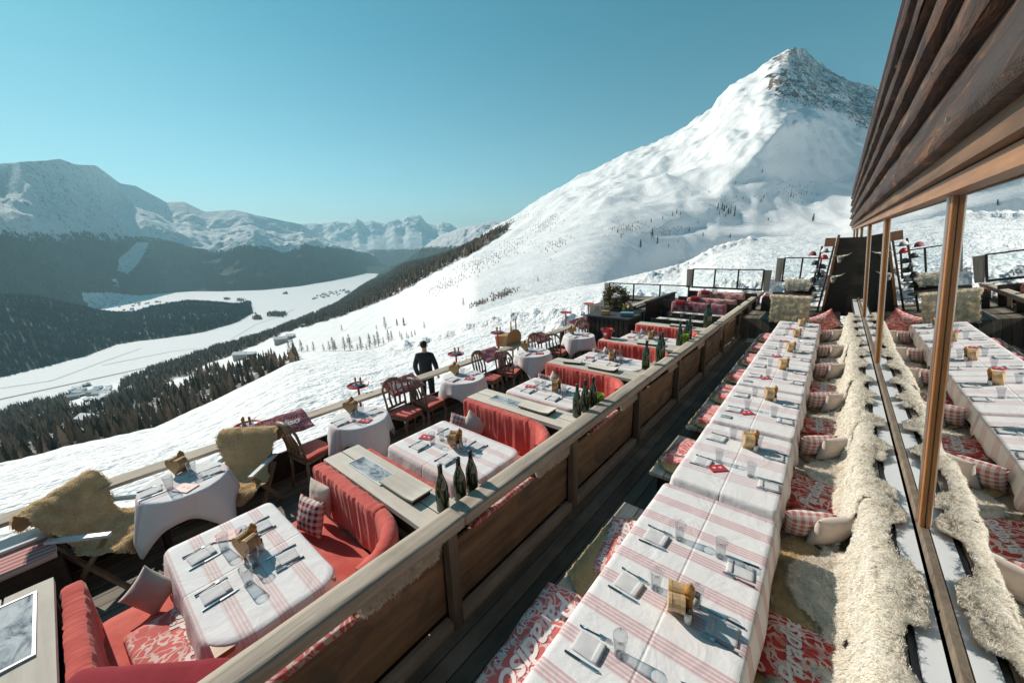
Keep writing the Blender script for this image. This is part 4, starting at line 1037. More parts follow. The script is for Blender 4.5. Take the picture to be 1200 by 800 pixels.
# ---- draped tablecloths
def outline_rect(w, d, rc, n=26, rr_=None):
    rr_ = rr_ or [rc] * 4; P = []; N = []
    cs = [(w / 2, d / 2, 0), (-w / 2, d / 2, 1), (-w / 2, -d / 2, 2), (w / 2, -d / 2, 3)]
    arcs = []
    for (x, y, q), r in zip(cs, rr_):
        sx, sy = math.copysign(1, x), math.copysign(1, y)
        arcs.append([((x - sx * r) + r * math.cos(q * PI / 2 + t * PI / 2), (y - sy * r) + r * math.sin(q * PI / 2 + t * PI / 2), math.cos(q * PI / 2 + t * PI / 2), math.sin(q * PI / 2 + t * PI / 2), 1.0 * math.sin(t * PI)) for t in np.linspace(0, 1, 9)])
    out = []
    for i in range(4):
        out += arcs[i]
        a, b = arcs[i][-1], arcs[(i + 1) % 4][0]
        for t in np.linspace(0, 1, n + 2)[1:-1]: out.append((a[0] * (1 - t) + b[0] * t, a[1] * (1 - t) + b[1] * t, a[2], a[3], 0.0))
    return np.array(out)
def drape(out, drop, corner_extra=.12, flare=.05, fold=.018, nf=16, seed=0, thick_top=.0, uneven=.02):
    n = len(out); r = np.random.default_rng(seed); b = []
    s = np.cumsum(np.r_[0, np.hypot(*(np.diff(out[:, :2], axis=0)).T)]); L = s[-1] + .02; ph = s / L * 2 * PI
    wob = np.sin(ph * nf + r.random() * 6) * .6 + np.sin(ph * (nf * .43) + r.random() * 6) * .6
    cn = out[:, 4]
    for q in (0.0, .25, .5, .75, .93, 1.0):
        z = .0015 * pnoise(out[:, 0] * q * 6 + seed, out[:, 1] * q * 6)
        b.append(np.stack([out[:, 0] * q, out[:, 1] * q, z], -1))
    e = (b[-1], )
    for q in (.02, .06, .15, .3, .5, .75, 1.0):
        dl = drop * (1 + corner_extra / drop * cn) + uneven * np.sin(ph * 3 + seed)
        o = (.012 * min(1, q / .06) + (flare + corner_extra * .35 * cn) * q + fold * wob * q ** .7)
        b.append(np.stack([out[:, 0] + out[:, 2] * o, out[:, 1] + out[:, 3] * o, -dl * q - .004 * (q > .05) + 0 * ph], -1))
    return np.array(b)
def cloth_obj(name, out, mat, loc, rotz, label, cat, group=None, **kw):
    P = drape(out, **kw); m = MB(); P2 = np.concatenate([P, P[:, :1]], 1); m.grid(P2[:, ::-1])
    o = m.build(name, mat, None, True, True, loc=loc, rotz=rotz)
    so = o.modifiers.new('thickness', 'SOLIDIFY'); so.thickness = .002; so.offset = 1
    tag(o, label, cat, group); return o
def pedestal_table(label, loc, w, d, round_=False, group=None, h=.745, top='dark_wood'):
    t = thing('dining_table', label, 'table', loc, 0, group)
    if round_: MB().lathe([(0, h - .03), (w / 2, h - .03), (w / 2, h), (0, h)], n=36).build('table_top', M['dark_wood'], t)
    else: MB().box((0, 0, h - .016), (w - .01, d - .01, .03)).build('table_top', M[top], t)
    for sx in (-1, 1):
        for sy in (-1, 1):
            x, y = (sx * w * .33, sy * (w if round_ else d) * .33)
            MB().tube([(x, y, h - .03), (x * 1.05, y * 1.05, 0)], [.022, .016], 8).build('leg', M['black'], t)
    return t

# ---- small table things (prototypes)
def heart_pts(s, n=14):
    P = []
    for i in range(n * 2):
        t = 2 * PI * i / (n * 2); x = 16 * math.sin(t) ** 3; y = 13 * math.cos(t) - 5 * math.cos(2 * t) - 2 * math.cos(3 * t) - math.cos(4 * t)
        P.append((x / 17 * s, (y + 16.5) / 30 * s * 1.9))
    return P
def condiment_proto(mat):
    t = thing('condiment_box', '', 'condiment box')
    for s in (-1, 1): MB().prism(heart_pts(.078), -.008, .008, lambda a, b, c: (a, c + s * .028, b)).build('heart_board', mat, t, bevel=.003)
    MB().prism([(a * .95, .004 + b * .96) for a, b in heart_pts(.078)], -.0199, .0199, lambda a, b, c: (a, c, b)).build('core', mat, t)
    return Proto(t)
cond_a = condiment_proto(M['box_wood']); cond_b = condiment_proto(M['box_wood_dark'])
def mill_proto():
    t = thing('pepper_mill', '', 'pepper mill')
    MB().lathe([(0, 0), (.026, 0), (.026, .02), (.019, .06), (.021, .10), (.025, .115), (.025, .12)], n=14).build('body', M['mill'], t, True)
    MB().lathe([(.012, .12), (.024, .13), (.027, .15), (.02, .168), (.008, .175), (.009, .183), (0, .187)], n=14).build('knob', M['mill'], t, True)
    return Proto(t)
mill = mill_proto()
def salt_proto():
    t = thing('salt_shaker', '', 'salt shaker')
    MB().lathe([(0, 0), (.019, 0), (.02, .04), (.015, .065)], n=12).build('jar', M['white_paint'], t, True)
    MB().lathe([(.015, .065), (.017, .068), (.016, .085), (0, .09)], n=12).build('cap', M['black'], t, True)
    return Proto(t)
salt = salt_proto()
def tumbler_proto():
    t = thing('tumbler', '', 'glass')
    MB().lathe([(.026, .001), (.028, .01), (.029, .04), (.034, .085), (.0385, .13), (.0372, .13), (.0325, .085), (.027, .04), (.025, .016), (0, .014)], n=18).build('bowl', M['tumbler'], t, True)
    MB().lathe([(0, 0), (.027, 0), (.028, .008), (.0255, .011), (0, .011)], n=18).build('base', M['tumbler'], t, True)
    return Proto(t)
tumb = tumbler_proto()
def wine_proto():
    t = thing('wine_glass', '', 'glass')
    MB().lathe([(.006, .075), (.028, .09), (.038, .12), (.036, .17), (.031, .19), (.0298, .19), (.0345, .17), (.0365, .12), (.026, .092), (0, .082)], n=18).build('bowl', M['tumbler'], t, True)
    MB().lathe([(0, 0), (.034, 0), (.034, .003), (.006, .008), (.004, .03), (.005, .078), (0, .08)], n=16).build('stem', M['tumbler'], t, True)
    return Proto(t)
wineg = wine_proto()
def napkin_proto():
    m = MB().soft((0, 0, .005), (.15, .12, .009), .004, (10, 10, 3), lambda P: P + .0025 * np.stack([P[..., 0] * 0, P[..., 0] * 0, pnoise(P[..., 0] * 22, P[..., 1] * 16)], -1))
    m.soft((.055, .0, .011), (.035, .115, .007), .003, (3, 6, 2))
    o = m.build('napkin', M['napkin'], None, True, True); tag(o, '', 'napkin'); return Proto(o)
napk = napkin_proto()
def cut_proto(kind):
    t = thing(kind, '', kind)
    if kind == 'knife':
        MB().soft((-.05, 0, .005), (.09, .013, .007), .003, (4, 2, 2)).build('handle', M['blue_steel'], t, True)
        MB().prism([(-.005, -.008), (.075, -.008), (.10, .0), (.09, .007), (-.005, .006)], .003, .006).build('blade', M['steel'], t)
    else:
        MB().tube([(-.09, 0, .006), (-.02, 0, .005), (.02, 0, .008)], [.006, .003, .0035], 6).build('handle', M['blue_steel'], t, True)
        q = MB(); q.box((.03, 0, .007), (.022, .022, .003))
        for j in range(4): q.box((.062, -.0085 + j * .0057, .007), (.045, .0028, .0025))
        q.build('tines', M['steel'], t)
    return Proto(t)
knife = cut_proto('knife'); fork = cut_proto('fork')
def card_proto(mat, w=.15, d=.105):
    t = thing('menu_card', '', 'menu'); MB().box((0, 0, .004), (w, d, .008)).build('cover', mat, t, bevel=.002)
    hm = MB()
    for sx in (-.028, .028): hm.prism([(a * .22 + sx, b * .22 - .014) for a, b in heart_pts(.075)], .0082, .0092)
    hm.build('heart_print', M['letter'], t); return Proto(t)
M['menu_red'] = NT('red_card').bsdf((.50, .035, .05), .5); M['menu_pink'] = NT('faded_pink_card').bsdf((.66, .38, .36), .5)
card = card_proto(M['menu_red']); card_p = card_proto(M['menu_pink'], .17, .12)

def setting(x, y, z, rot, where, side_r=1, glass='t', grp='place settings'):
    """napkin between knife and fork; rot turns it so that +x points from the diner to the table centre"""
    rot += random.uniform(-.07, .07); x += random.uniform(-.012, .012); y += random.uniform(-.022, .022)
    c, s = math.cos(rot), math.sin(rot)
    def at(a, b): return (x + a * c - b * s, y + a * s + b * c, z)
    napk.put(at(0, 0), rot + random.uniform(-.06, .06), 'folded white napkin ' + where, 'folded napkins')
    knife.put(at(.0, -.085), rot + random.uniform(-.08, .08), 'steel knife beside the napkin ' + where, 'knives')
    fork.put(at(.0, .085), rot + random.uniform(-.08, .08), 'steel fork beside the napkin ' + where, 'forks')
    if random.random() < .9: (tumb if glass == 't' else wineg).put(at(.13 + random.uniform(-.02, .03), -.075 * side_r + random.uniform(-.03, .03)), rot, 'clear glass standing ' + where, 'drinking glasses')
def condiments(x, y, z, rot, where, pr=None):
    (pr or cond_b).put((x, y, z), rot, 'heart shaped wooden condiment box ' + where, 'heart shaped condiment boxes', 1.18)
    c, s = math.cos(rot), math.sin(rot)
    mill.put((x - .02 * c - .066 * s, y - .02 * s + .066 * c, z), rot, 'turned wooden pepper mill behind the heart box ' + where, 'pepper mills', 1.1)
    salt.put((x + .035 * c - .064 * s, y + .035 * s + .064 * c, z), rot, 'white salt shaker beside the heart box ' + where, 'salt shakers')

# ---- booth tables
bt = [(.47, .66), (2.35, .76), (4.28, .7), (6.1, .66), (7.98, .66)]
booth_where = ['on the nearest booth table', 'on the second booth table', 'on the third booth table', 'on the fourth booth table', 'on the farthest booth table']
for i, (y, d) in enumerate(bt):
    cx = -2.84
    pedestal_table(['table under striped linen in the nearest booth', 'table under pink striped linen in the second booth', 'table under striped linen in the third booth', 'table with many glasses in the fourth booth', 'farthest booth table, mostly hidden by its red bench'][i], (cx, y, 0), 1.2, d, False, None, .735, 'varnish_y')
    cloth_obj('tablecloth', outline_rect(1.22, d + .02, .05, 26, [.12, .04, .04, .22]), M['stripes_booth' if i else 'stripes_b0'] if False else M['stripes_booth'], (cx, y, .742), 0,
              ['pink and white striped cloth over the nearest booth table', 'striped cloth with long pink folds over the second booth table', 'striped cloth with red hem over the third booth table', 'striped cloth over the fourth booth table, between the bottles and the bucket', 'striped cloth over the farthest booth table'][i], 'tablecloth', 'striped booth tablecloths', drop=.24, corner_extra=.05, flare=.03, fold=.012, nf=12, seed=i)
    w = booth_where[i]
    for (dx, dy, rot, sd, pl) in [(-.33, -.18, PI / 2, 1, 'near left'), (.12, -.20, PI / 2, 1, 'near right'), (-.30, .18, -PI / 2, -1, 'far left'), (.18, .18, -PI / 2, 1, 'far right')]:
        setting(cx + dx, y + dy, .745, rot, 'at the %s place %s' % (pl, w), sd)
    condiments(cx - .02 if i else -2.9, y + .03, .745, .35 if i == 0 else -1.0, w, cond_b)
    (card_p if i == 0 else card).put((cx - .42, y - .02, .746), .9 if i == 0 else .35, ('pale pink menu card ' if i == 0 else 'red menu card ') + w, 'menu cards')
for j in range(7):
    wineg.put((-2.95 + .09 * (j % 4) + .03 * (j > 3), 6.12 + .1 * (j // 4), .745), 0, 'stemmed glass in the cluster on the fourth booth table', 'cluster of stemmed glasses')
for j in range(5):
    wineg.put((-3.05 + .1 * j, 7.98 + .05 * (j % 2), .745), 0, 'stemmed glass in the cluster on the farthest booth table', 'far cluster of stemmed glasses')
# ================================================================== lettering
def text_mesh(txt, size, mat, shear=.28, offset=.0, space=.92):
    cu = bpy.data.curves.new('lettering', 'FONT'); cu.body = txt; cu.size = size; cu.shear = shear; cu.offset = offset
    cu.space_character = space; cu.align_x = 'CENTER'; cu.align_y = 'CENTER'; cu.resolution_u = 3
    o = bpy.data.objects.new('lettering_source', cu); COL.objects.link(o)
    dg = bpy.context.evaluated_depsgraph_get(); me = bpy.data.meshes.new_from_object(o.evaluated_get(dg))
    bpy.data.objects.remove(o); me.materials.clear(); me.materials.append(mat)
    bm = bmesh.new(); bm.from_mesh(me); bmesh.ops.triangulate(bm, faces=bm.faces)
    for _ in range(2):
        es = [e for e in bm.edges if e.calc_length() > size * .16]
        if es: bmesh.ops.subdivide_edges(bm, edges=es, cuts=1); bmesh.ops.triangulate(bm, faces=bm.faces)
    bm.to_mesh(me); bm.free(); return me
def map_mesh(me, fn):
    n = len(me.vertices); co = np.empty(n * 3, np.float32); me.vertices.foreach_get('co', co)
    co = fn(co.reshape(-1, 3).astype(float)); me.vertices.foreach_set('co', co.astype(np.float32).ravel()); me.update(); return me

# ================================================================== pillows and pads
def pillow_P(w, h, t, n=20, seed=0):
    u = np.linspace(-1, 1, n); U_, V_ = np.meshgrid(u, u, indexing='ij')
    f = np.clip((1 - np.abs(U_) ** 2.6) * (1 - np.abs(V_) ** 2.6), 0, 1) ** .55
    x = U_ * w / 2 * (1 - .10 * (1 - np.abs(V_) ** 2) * np.abs(U_)); z = V_ * h / 2 * (1 - .10 * (1 - np.abs(U_) ** 2) * np.abs(V_))
    wr = 1 + .12 * pnoise(U_ * 2.3 + seed, V_ * 2.3) + .06 * pnoise(U_ * 6 + seed, V_ * 6)
    return np.stack([x, -t / 2 * f * wr, z], -1), np.stack([x, t / 2 * f * wr, z], -1)
def pillow_mesh(name, mat, w=.36, h=.34, t=.13, seed=0):
    a, b = pillow_P(w, h, t, 20, seed); m = MB(); m.grid(a); m.grid(b[:, ::-1]); return m.mesh(name, mat, True, True)
pill = {'gingham': pillow_mesh('checked_pillow', M['gingham'], .33, .33, .12, 1), 'pink': pillow_mesh('pink_checked_pillow', M['gingham_pink'], .36, .34, .14, 2),
        'cream': pillow_mesh('plain_pillow', M['cream_pillow'], .36, .36, .13, 3), 'rose': pillow_mesh('printed_pillow', M['floral'], .40, .40, .15, 4)}
def pillow(kind, loc, rz, lean, label, group, roll=0.0, s=1.0):
    o = link({'gingham': 'checked_pillow', 'pink': 'checked_pillow', 'cream': 'plain_pillow', 'rose': 'printed_pillow'}[kind], pill[kind], None, loc)
    o.rotation_euler = (lean, roll, rz); o.scale = (s, s, s); tag(o, label, 'pillow', group); return o

def pad(name, w, d, t, mat, txts, wave=.012, seed=0, nx=34, droop=0.0):
    """printed flat cushion or throw; returns (object, surface function)"""
    def surf(x, y):
        e = np.clip(1 - np.maximum(np.abs(x / (w / 2)), np.abs(y / (d / 2))) ** 8, 0, 1) ** .5
        return t * (.35 + .65 * e) + wave * pnoise(x * 6 + seed, y * 6 + seed) - droop * (np.clip(-x - w * .22, 0, 1)) ** 1.2 * 3
    u = np.linspace(-w / 2, w / 2, nx); v = np.linspace(-d / 2, d / 2, nx); U_, V_ = np.meshgrid(u, v, indexing='ij')
    top = np.stack([U_, V_, surf(U_, V_)], -1); bot = np.stack([U_, V_, surf(U_, V_) - t * 1.0], -1)
    edge = (np.abs(U_) > w / 2 - 1e-6) | (np.abs(V_) > d / 2 - 1e-6); bot[edge] = (top[edge] + bot[edge]) / 2; top[edge] = bot[edge]
    m = MB().grid(top); m.grid(bot[::-1]); o = m.build(name, mat, None, True, True)
    for txt, size, dx, dy, rot, off_ in txts:
        me = text_mesh(txt, size, M['letter'], .32, off_)
        def fn(co):
            c, s = math.cos(rot), math.sin(rot); x = co[:, 0] * c - co[:, 1] * s + dx; y = co[:, 0] * s + co[:, 1] * c + dy
            x = np.clip(x, -w / 2 + .008, w / 2 - .008); y = np.clip(y, -d / 2 + .008, d / 2 - .008)
            return np.stack([x, y, surf(x, y) + .0035], -1)
        link('lettering', map_mesh(me, fn), o)
    return o

# ================================================================== sheepskins
def hide_mesh(name, profile, outline, n_tuft=9000, tl=.036, tw=.0036, seed=0, mat='wool', tmat='wool_tuft', curl=.6, base_n=64, lift=.012):
    """profile: (s, x, z) points of the hide's centre line; outline: closed polygon in (s, v); v runs along y"""
    pr = np.array(profile, float); ds = np.r_[0, np.cumsum(np.hypot(np.diff(pr[:, 0]), np.diff(pr[:, 1])))]
    S = ds[-1]; ol = np.array(outline, float); ol = np.stack([ol[:, 0] * S, ol[:, 1]], -1)
    r = np.random.default_rng(seed)
    def P(s, v):
        x = np.interp(s, ds, pr[:, 0]); z = np.interp(s, ds, pr[:, 1]); e = .01
        tx = (np.interp(s + e, ds, pr[:, 0]) - np.interp(s - e, ds, pr[:, 0])); tz = (np.interp(s + e, ds, pr[:, 1]) - np.interp(s - e, ds, pr[:, 1]))
        L = np.maximum(np.hypot(tx, tz), 1e-6); nx_, nz_ = -tz / L, tx / L
        sg = np.where(nz_ < -.2, -1, 1); h = lift * (1 + 1.2 * pnoise(s * 9 + seed, v * 9))
        return np.stack([x + nx_ * h * PS, v + 0 * s, z + nz_ * h * PS], -1), np.stack([nx_ * PS, 0 * s, nz_ * PS], -1), np.stack([tx / L, 0 * s, tz / L], -1)
    PS = -1.0 if pr[-1, 0] < pr[0, 0] else 1.0
    smin, vmin = ol.min(0); smax, vmax = ol.max(0)
    poly = [tuple(p) for p in ol]
    g = np.linspace(smin, smax, base_n + 1); hgrid = np.linspace(vmin, vmax, base_n + 1); G, H_ = np.meshgrid(g, hgrid, indexing='ij')
    jit = fbm(G * 14 + seed, H_ * 14, 2) * .012
    ins_ = inpoly(G + jit, H_ + jit, poly); pos, _, _ = P(G, H_); idx = np.arange(G.size).reshape(G.shape)
    m = ins_[:-1, :-1] & ins_[1:, :-1] & ins_[1:, 1:] & ins_[:-1, 1:]
    q = np.stack([idx[:-1, :-1], idx[1:, :-1], idx[1:, 1:], idx[:-1, 1:]], -1)[m]
    base = np_mesh(name, pos.reshape(-1, 3), q, M[mat], True)
    # tufts
    k = int(n_tuft * 2.4); s = r.uniform(smin, smax, k); v = r.uniform(vmin, vmax, k); ok = inpoly(s, v, poly); s, v = s[ok][:n_tuft], v[ok][:n_tuft]
    p, nn, tt = P(s, v); n = len(s)
    dirv = nn * r.uniform(.55, 1.0, (n, 1)) + tt * r.uniform(-.1, .9, (n, 1)) + np.stack([0 * s, r.normal(0, .5, n), 0 * s], -1)
    clump = np.stack([pnoise(s * 30, v * 30 + 3), pnoise(s * 30 + 9, v * 30), 0 * s], -1) * 1.0
    dirv += clump[:, :1] * tt + np.stack([0 * s, clump[:, 1], 0 * s], -1); dirv /= np.linalg.norm(dirv, axis=1, keepdims=True)
    side = np.cross(dirv, r.normal(size=(n, 3))); side /= np.linalg.norm(side, axis=1, keepdims=True)
    L = tl * r.uniform(.6, 1.25, (n, 1)); down = tt * .6 + np.array([0, 0, -.5]); w = tw * r.uniform(.7, 1.4, (n, 1))
    a = p; b = p + dirv * L * .5 + side * L * .10; c = p + dirv * L * .85 + down * L * curl * .4 - side * L * .12; d = p + dirv * L * .95 + down * L * curl
    VV = np.stack([a - side * w, a + side * w, b - side * w, b + side * w, c - side * w * .8, c + side * w * .8, d], 1).reshape(-1, 3)
    o = (np.arange(n) * 7)[:, None, None]; F = (np.array([[0, 1, 3, 3], [0, 3, 2, 2], [2, 3, 5, 5], [2, 5, 4, 4], [4, 5, 6, 6]])[None, :, :3] + o).reshape(-1, 3)
    tuft = np_mesh(name + '_wool', VV, F, M[tmat], True)
    return base, tuft
def hide(name, meshes, loc, rz, label, cat='sheepskin', group=None, scale=(1, 1, 1)):
    t = thing(name, label, cat, loc, rz, group); link('skin', meshes[0], t); link('wool', meshes[1], t); t.scale = scale; return t

# hides over the window bench: from the sill over the rail, down the back board and forward on the seat
prof_back = [(.555, 1.012), (.49, 1.005), (.44, 1.01), (.395, .99), (.385, .90), (.375, .70), (.35, .54), (.28, .475), (.15, .465), (.02, .46)]
def leggy(w, seed):
    r = random.Random(seed); q = lambda a: a * (1 + r.uniform(-.12, .12))
    return [(.03, -q(w * .90)), (.0, -q(w * .78)), (.01, -q(w * .55)), (.04, -q(w * .46)), (.09, -q(w * .36)), (.11, -q(w * .15)), (.11, q(w * .15)), (.09, q(w * .36)), (.04, q(w * .46)), (.01, q(w * .55)), (.0, q(w * .78)), (.03, q(w * .92)), (.08, q(w * .98)), (.22, q(w * .92)),
            (.45, q(w * .86)), (.66, q(w * .88)), (.72, q(w)), (.80, q(w * .98)), (.80, q(w * .72)), (.92, q(w * .50)), (1.0, q(w * .2)), (1.0, -q(w * .25)), (.93, -q(w * .5)), (.82, -q(w * .7)), (.80, -q(w * 1.02)), (.71, -q(w * 1.0)), (.66, -q(w * .86)), (.45, -q(w * .86)), (.22, -q(w * .9)), (.08, -q(w * .98))]
prof_back_up = [(.47, 1.005), (.44, 1.01), (.395, .99), (.385, .90), (.375, .70), (.35, .54), (.28, .475), (.15, .465), (.02, .46)]
hide_big = [hide_mesh('sheepskin', prof_back, leggy(.44, s), 42000, .030, .0015, s, lift=.018) for s in (1, 2, 3)]
hide_mid = [hide_mesh('sheepskin', prof_back, leggy(.42, s + 5), 14000, .032, .0028, s + 5, base_n=44, lift=.018) for s in (1, 2)]
ys = [1.35, 2.12, 2.95, 3.75, 4.5, 5.25, 6.0, 6.75, 7.5, 8.25, 9.0, 9.75, 10.5, 11.2]
for i, y in enumerate(ys):
    hm_ = hide_big[i % 3] if i < 5 else hide_mid[i % 2]
    hide('sheepskin', hm_, (random.uniform(-.02, .03), y + random.uniform(-.06, .06), 0), random.uniform(-.03, .03), 'long cream sheepskin over the window bench back, %s from the camera' % (['first', 'second', 'third', 'fourth', 'fifth', 'sixth', 'seventh', 'eighth', 'ninth', 'tenth', 'eleventh', 'twelfth', 'thirteenth', 'last'][i]), 'sheepskin', 'sheepskins over the bench back', (1, random.choice((-1, 1)) * random.uniform(.93, 1.08), 1))
# flat tan skins on the seat of the window bench
prof_flat = [(.34, .46), (.2, .462), (.05, .462), (-.04, .455), (-.075, .43), (-.08, .36)]
oval = lambda w, seed: [(.5 + .5 * math.cos(a) * (1 + .06 * math.sin(3 * a + seed)), w * math.sin(a) * (1 + .10 * math.sin(4 * a + seed))) for a in np.linspace(0, 2 * PI, 26)[:-1]]
seat_hide = [hide_mesh('seat_skin', prof_flat, oval(.54, s), 26000, .012, .0015, s + 20, 'wool_seat', 'seat_tuft', .2, 50, .008) for s in (1, 2)]
for i, y in enumerate([1.9, 2.85, 3.95, 5.3, 6.9, 8.4, 9.8]):
    hide('seat_skin', seat_hide[i % 2], (0, y, 0), 0, '%s short haired tan sheepskin lying on the seat of the window bench' % ORD[i], 'sheepskin', 'tan skins on the window bench seat')

# pillows in pairs on the window bench
for i, y in enumerate([3.42, 4.92, 6.42, 8.0, 9.4, 11.0]):
    w = ORD[i] + ' pair on the window bench'
    pillow('pink', (.10, y - .02, .615), math.radians(200 + 6 * (i % 2)), math.radians(-24), 'pink checked pillow of the ' + w, 'checked pillows on the window bench', .12, .92)
    pillow('cream', (.25, y - .01, .625), math.radians(222), math.radians(-20), 'plain cream pillow behind the checked one, ' + w, 'cream pillows on the window bench', .1, .92)
pillow('rose', (.0, 12.1, .72), math.radians(180), -.3, 'large red and white printed pillow at the far end of the window bench', None, .6, 1.3)
# printed pads on the window bench
def seat_print(x, y, rz, label, i, w=.42, d=.44):
    o = pad('printed_cushion', w, d, .035, M['floral_red'], [('Paradiso', .15, .0, .0, PI / 2, .003)], seed=i); o.location = (x, y, .475); o.rotation_euler.z = rz
    tag(o, label, 'cushion', 'red printed pads on the window bench'); return o
seat_print(.10, 2.28, .08, 'red printed pad on the window bench in front of the tan skin, nearest the camera', 1)
seat_print(.12, 4.05, -.15, 'red printed pad beside the nearest pair of pillows on the window bench', 2, .44, .62)
seat_print(.10, 5.75, .05, 'red printed pad between the second and third pillow pairs', 3, .40, .55)
seat_print(.10, 7.3, .0, 'red printed pad between the third and fourth pillow pairs', 4, .40, .5)

# ================================================================== benches, skins and pads along the walkway
tbl = [(1.62, 2.86), (3.86, 1.30), (5.33, 1.36), (6.83, 1.36), (8.2, 1.22), (9.5, 1.2), (10.85, 1.3)]
TX = -.485
where_t = ['the nearest long table', 'the second long table', 'the third long table', 'the fourth long table', 'the fifth long table', 'the sixth long table', 'the farthest long table']
prof_pad = [(-.72, .43), (-.80, .465), (-1.0, .47), (-1.12, .465), (-1.20, .44), (-1.22, .37)]
edge_hide = [hide_mesh('bench_skin', prof_pad, oval(.44, s), 20000, .020, .0018, s + 40, 'wool_seat', 'seat_tuft', .6, 44, .01) for s in (1, 2)]
yb = [1.55, 2.52, 4.12, 5.33, 6.30, 7.3, 8.45, 9.5, 10.6]
def walkbench(y0, y1, label):
    t = thing('wooden_bench', label, 'bench', (-1.0, (y0 + y1) / 2, 0)); L = y1 - y0
    for j in range(3): MB().box((-.15 + j * .15, 0, .43), (.14, L, .035)).build('seat_plank', M['grey_wood_y'], t)
    for s in (-1, 1): MB().box((0, s * (L / 2 - .15), .205), (.34, .05, .41)).build('leg', M['dark_wood'], t)
walkbench(.6, 3.0, 'nearest plank bench along the walkway, mostly under skins and printed pads')
for i, (a, c) in enumerate([(3.62, 4.6), (4.9, 6.75), (6.9, 8.9), (9.1, 11.1)]): walkbench(a, c, '%s plank bench along the walkway side of the long tables' % ORD[i + 1])
lab_pad = ['nearest coral Paradiso pad, hanging off the bench at the bottom edge', 'second coral Paradiso pad with big white lettering beside the long table', 'third printed pad, draped over a skin beside the second long table', 'fourth printed pad along the walkway',
           'fifth printed pad along the walkway', 'sixth printed pad along the walkway', 'seventh printed pad along the walkway', 'eighth printed pad along the walkway', 'ninth and farthest printed pad along the walkway']
skin_lab = ['nearest tan skin under the coral pads by the walkway', 'second tan skin under the coral pads by the walkway', 'third tan skin sticking out below a printed pad', 'fourth tan skin along the walkway bench', 'fifth tan skin along the walkway bench', 'sixth tan skin along the walkway bench', 'seventh tan skin along the walkway bench', 'eighth tan skin along the walkway bench', 'ninth tan skin along the walkway bench']
for i, y in enumerate(yb):
    hide('bench_skin', edge_hide[i % 2], (0, y - .08 - (.1 if i < 2 else 0), .0), 0, skin_lab[i], 'sheepskin', 'tan skins along the walkway', (1, 1.0 if i < 2 else .75, 1))
    if i == 0: hide('bench_skin', edge_hide[1], (0, y + .62, 0), 0, 'tan skin between the first and second coral pads', 'sheepskin', 'tan skins along the walkway', (1, .7, 1))
    tx = [('Paradiso', .22, -.03, -.0, -PI / 2, .004), ('CLOSE TO HEAVEN', .058, -.165, -.02, -PI / 2, .001)] if i < 2 else []
    o = pad('printed_cushion', .44 if i < 2 else .36, [.84, .66][i] if i < 2 else .62, .05 if i < 2 else .07, M['floral'], [(a, b, c, d, e + PI, f) for a, b, c, d, e, f in tx] if False else tx, .016, i + 3, 34, .10)
    o.location = ((-1.03, y - .12, .475) if i == 0 else (-.93, y - .08, .475) if i == 1 else (-.99, y, .475)); o.rotation_euler.z = (.06, .20, -.08, .05, .1, -.05, .07, -.06, .04)[i]; tag(o, lab_pad[i], 'cushion', 'printed pads along the walkway')

# ---- long tables
for i, (y, L) in enumerate(tbl):
    pedestal_table('wooden trestle under the cloth of ' + where_t[i], (TX, y, 0), .74, L - .04, False, None, .745)
    cloth_obj('tablecloth', outline_rect(.77 if i else .79, L, .025, 40), M['stripes'] if i == 0 else M['stripes_pale'], (TX, y, .752 if i else .765), 0,
              ['white cloth with crisp red stripes on the nearest long table', 'white cloth with pale stripes on the second long table', 'white cloth on the third long table', 'white cloth on the fourth long table', 'white cloth on the fifth long table', 'white cloth on the sixth long table', 'white cloth on the farthest long table'][i],
              'tablecloth', 'cloths on the long tables', drop=.20, corner_extra=.09 if i else .05, flare=.04, fold=.010, nf=10, seed=i + 20)
    z = .768 if i == 0 else .755
    ysr = [1.41 - .47, 1.41, 1.88, 2.36] if i == 0 else ([y - .28, y + .30])
    for j, yy in enumerate(ysr):
        nm = 'on the walkway side of %s, %s setting' % (where_t[i], ORD[j])
        setting(TX - .235, yy, z, 0, nm, -1)
    for j, yy in enumerate([1.43, 1.92, 2.42] if i == 0 else [y - .30, y + .26]):
        nm = 'on the window side of %s, %s setting' % (where_t[i], ORD[j])
        setting(TX + .29, yy, z, PI, nm, 1)
    cy = [1.86, 4.12, 5.62, 7.14, 8.36, 9.68, 11.0][i]
    condiments(TX + .05, cy, z, -1.25, 'on ' + where_t[i], cond_a)
    if i: card.put((TX - .10, y - .30, z + .001), .75 if i == 1 else .7, 'red menu card lying on ' + where_t[i], 'menu cards')
salt.put((TX + .13, 1.98, .768), 0, 'second white shaker near the heart box on the nearest long table', 'salt shakers')
mb = MB().box((0, 0, .004), (.11, .08, .008)); o = mb.build('photo_card', M['snow_photo'], loc=(TX - .27, 4.78, .756), rotz=.1); tag(o, 'small dark photo card at the edge of the third long table', 'card')
for i, (yy, n_) in enumerate([(6.25, 'fourth'), (7.65, 'fifth')]):
    o = mb.build('photo_card', M['snow_photo'], loc=(TX - .28, yy, .756), rotz=.1); tag(o, 'small dark photo card at the edge of the %s long table' % n_, 'card')

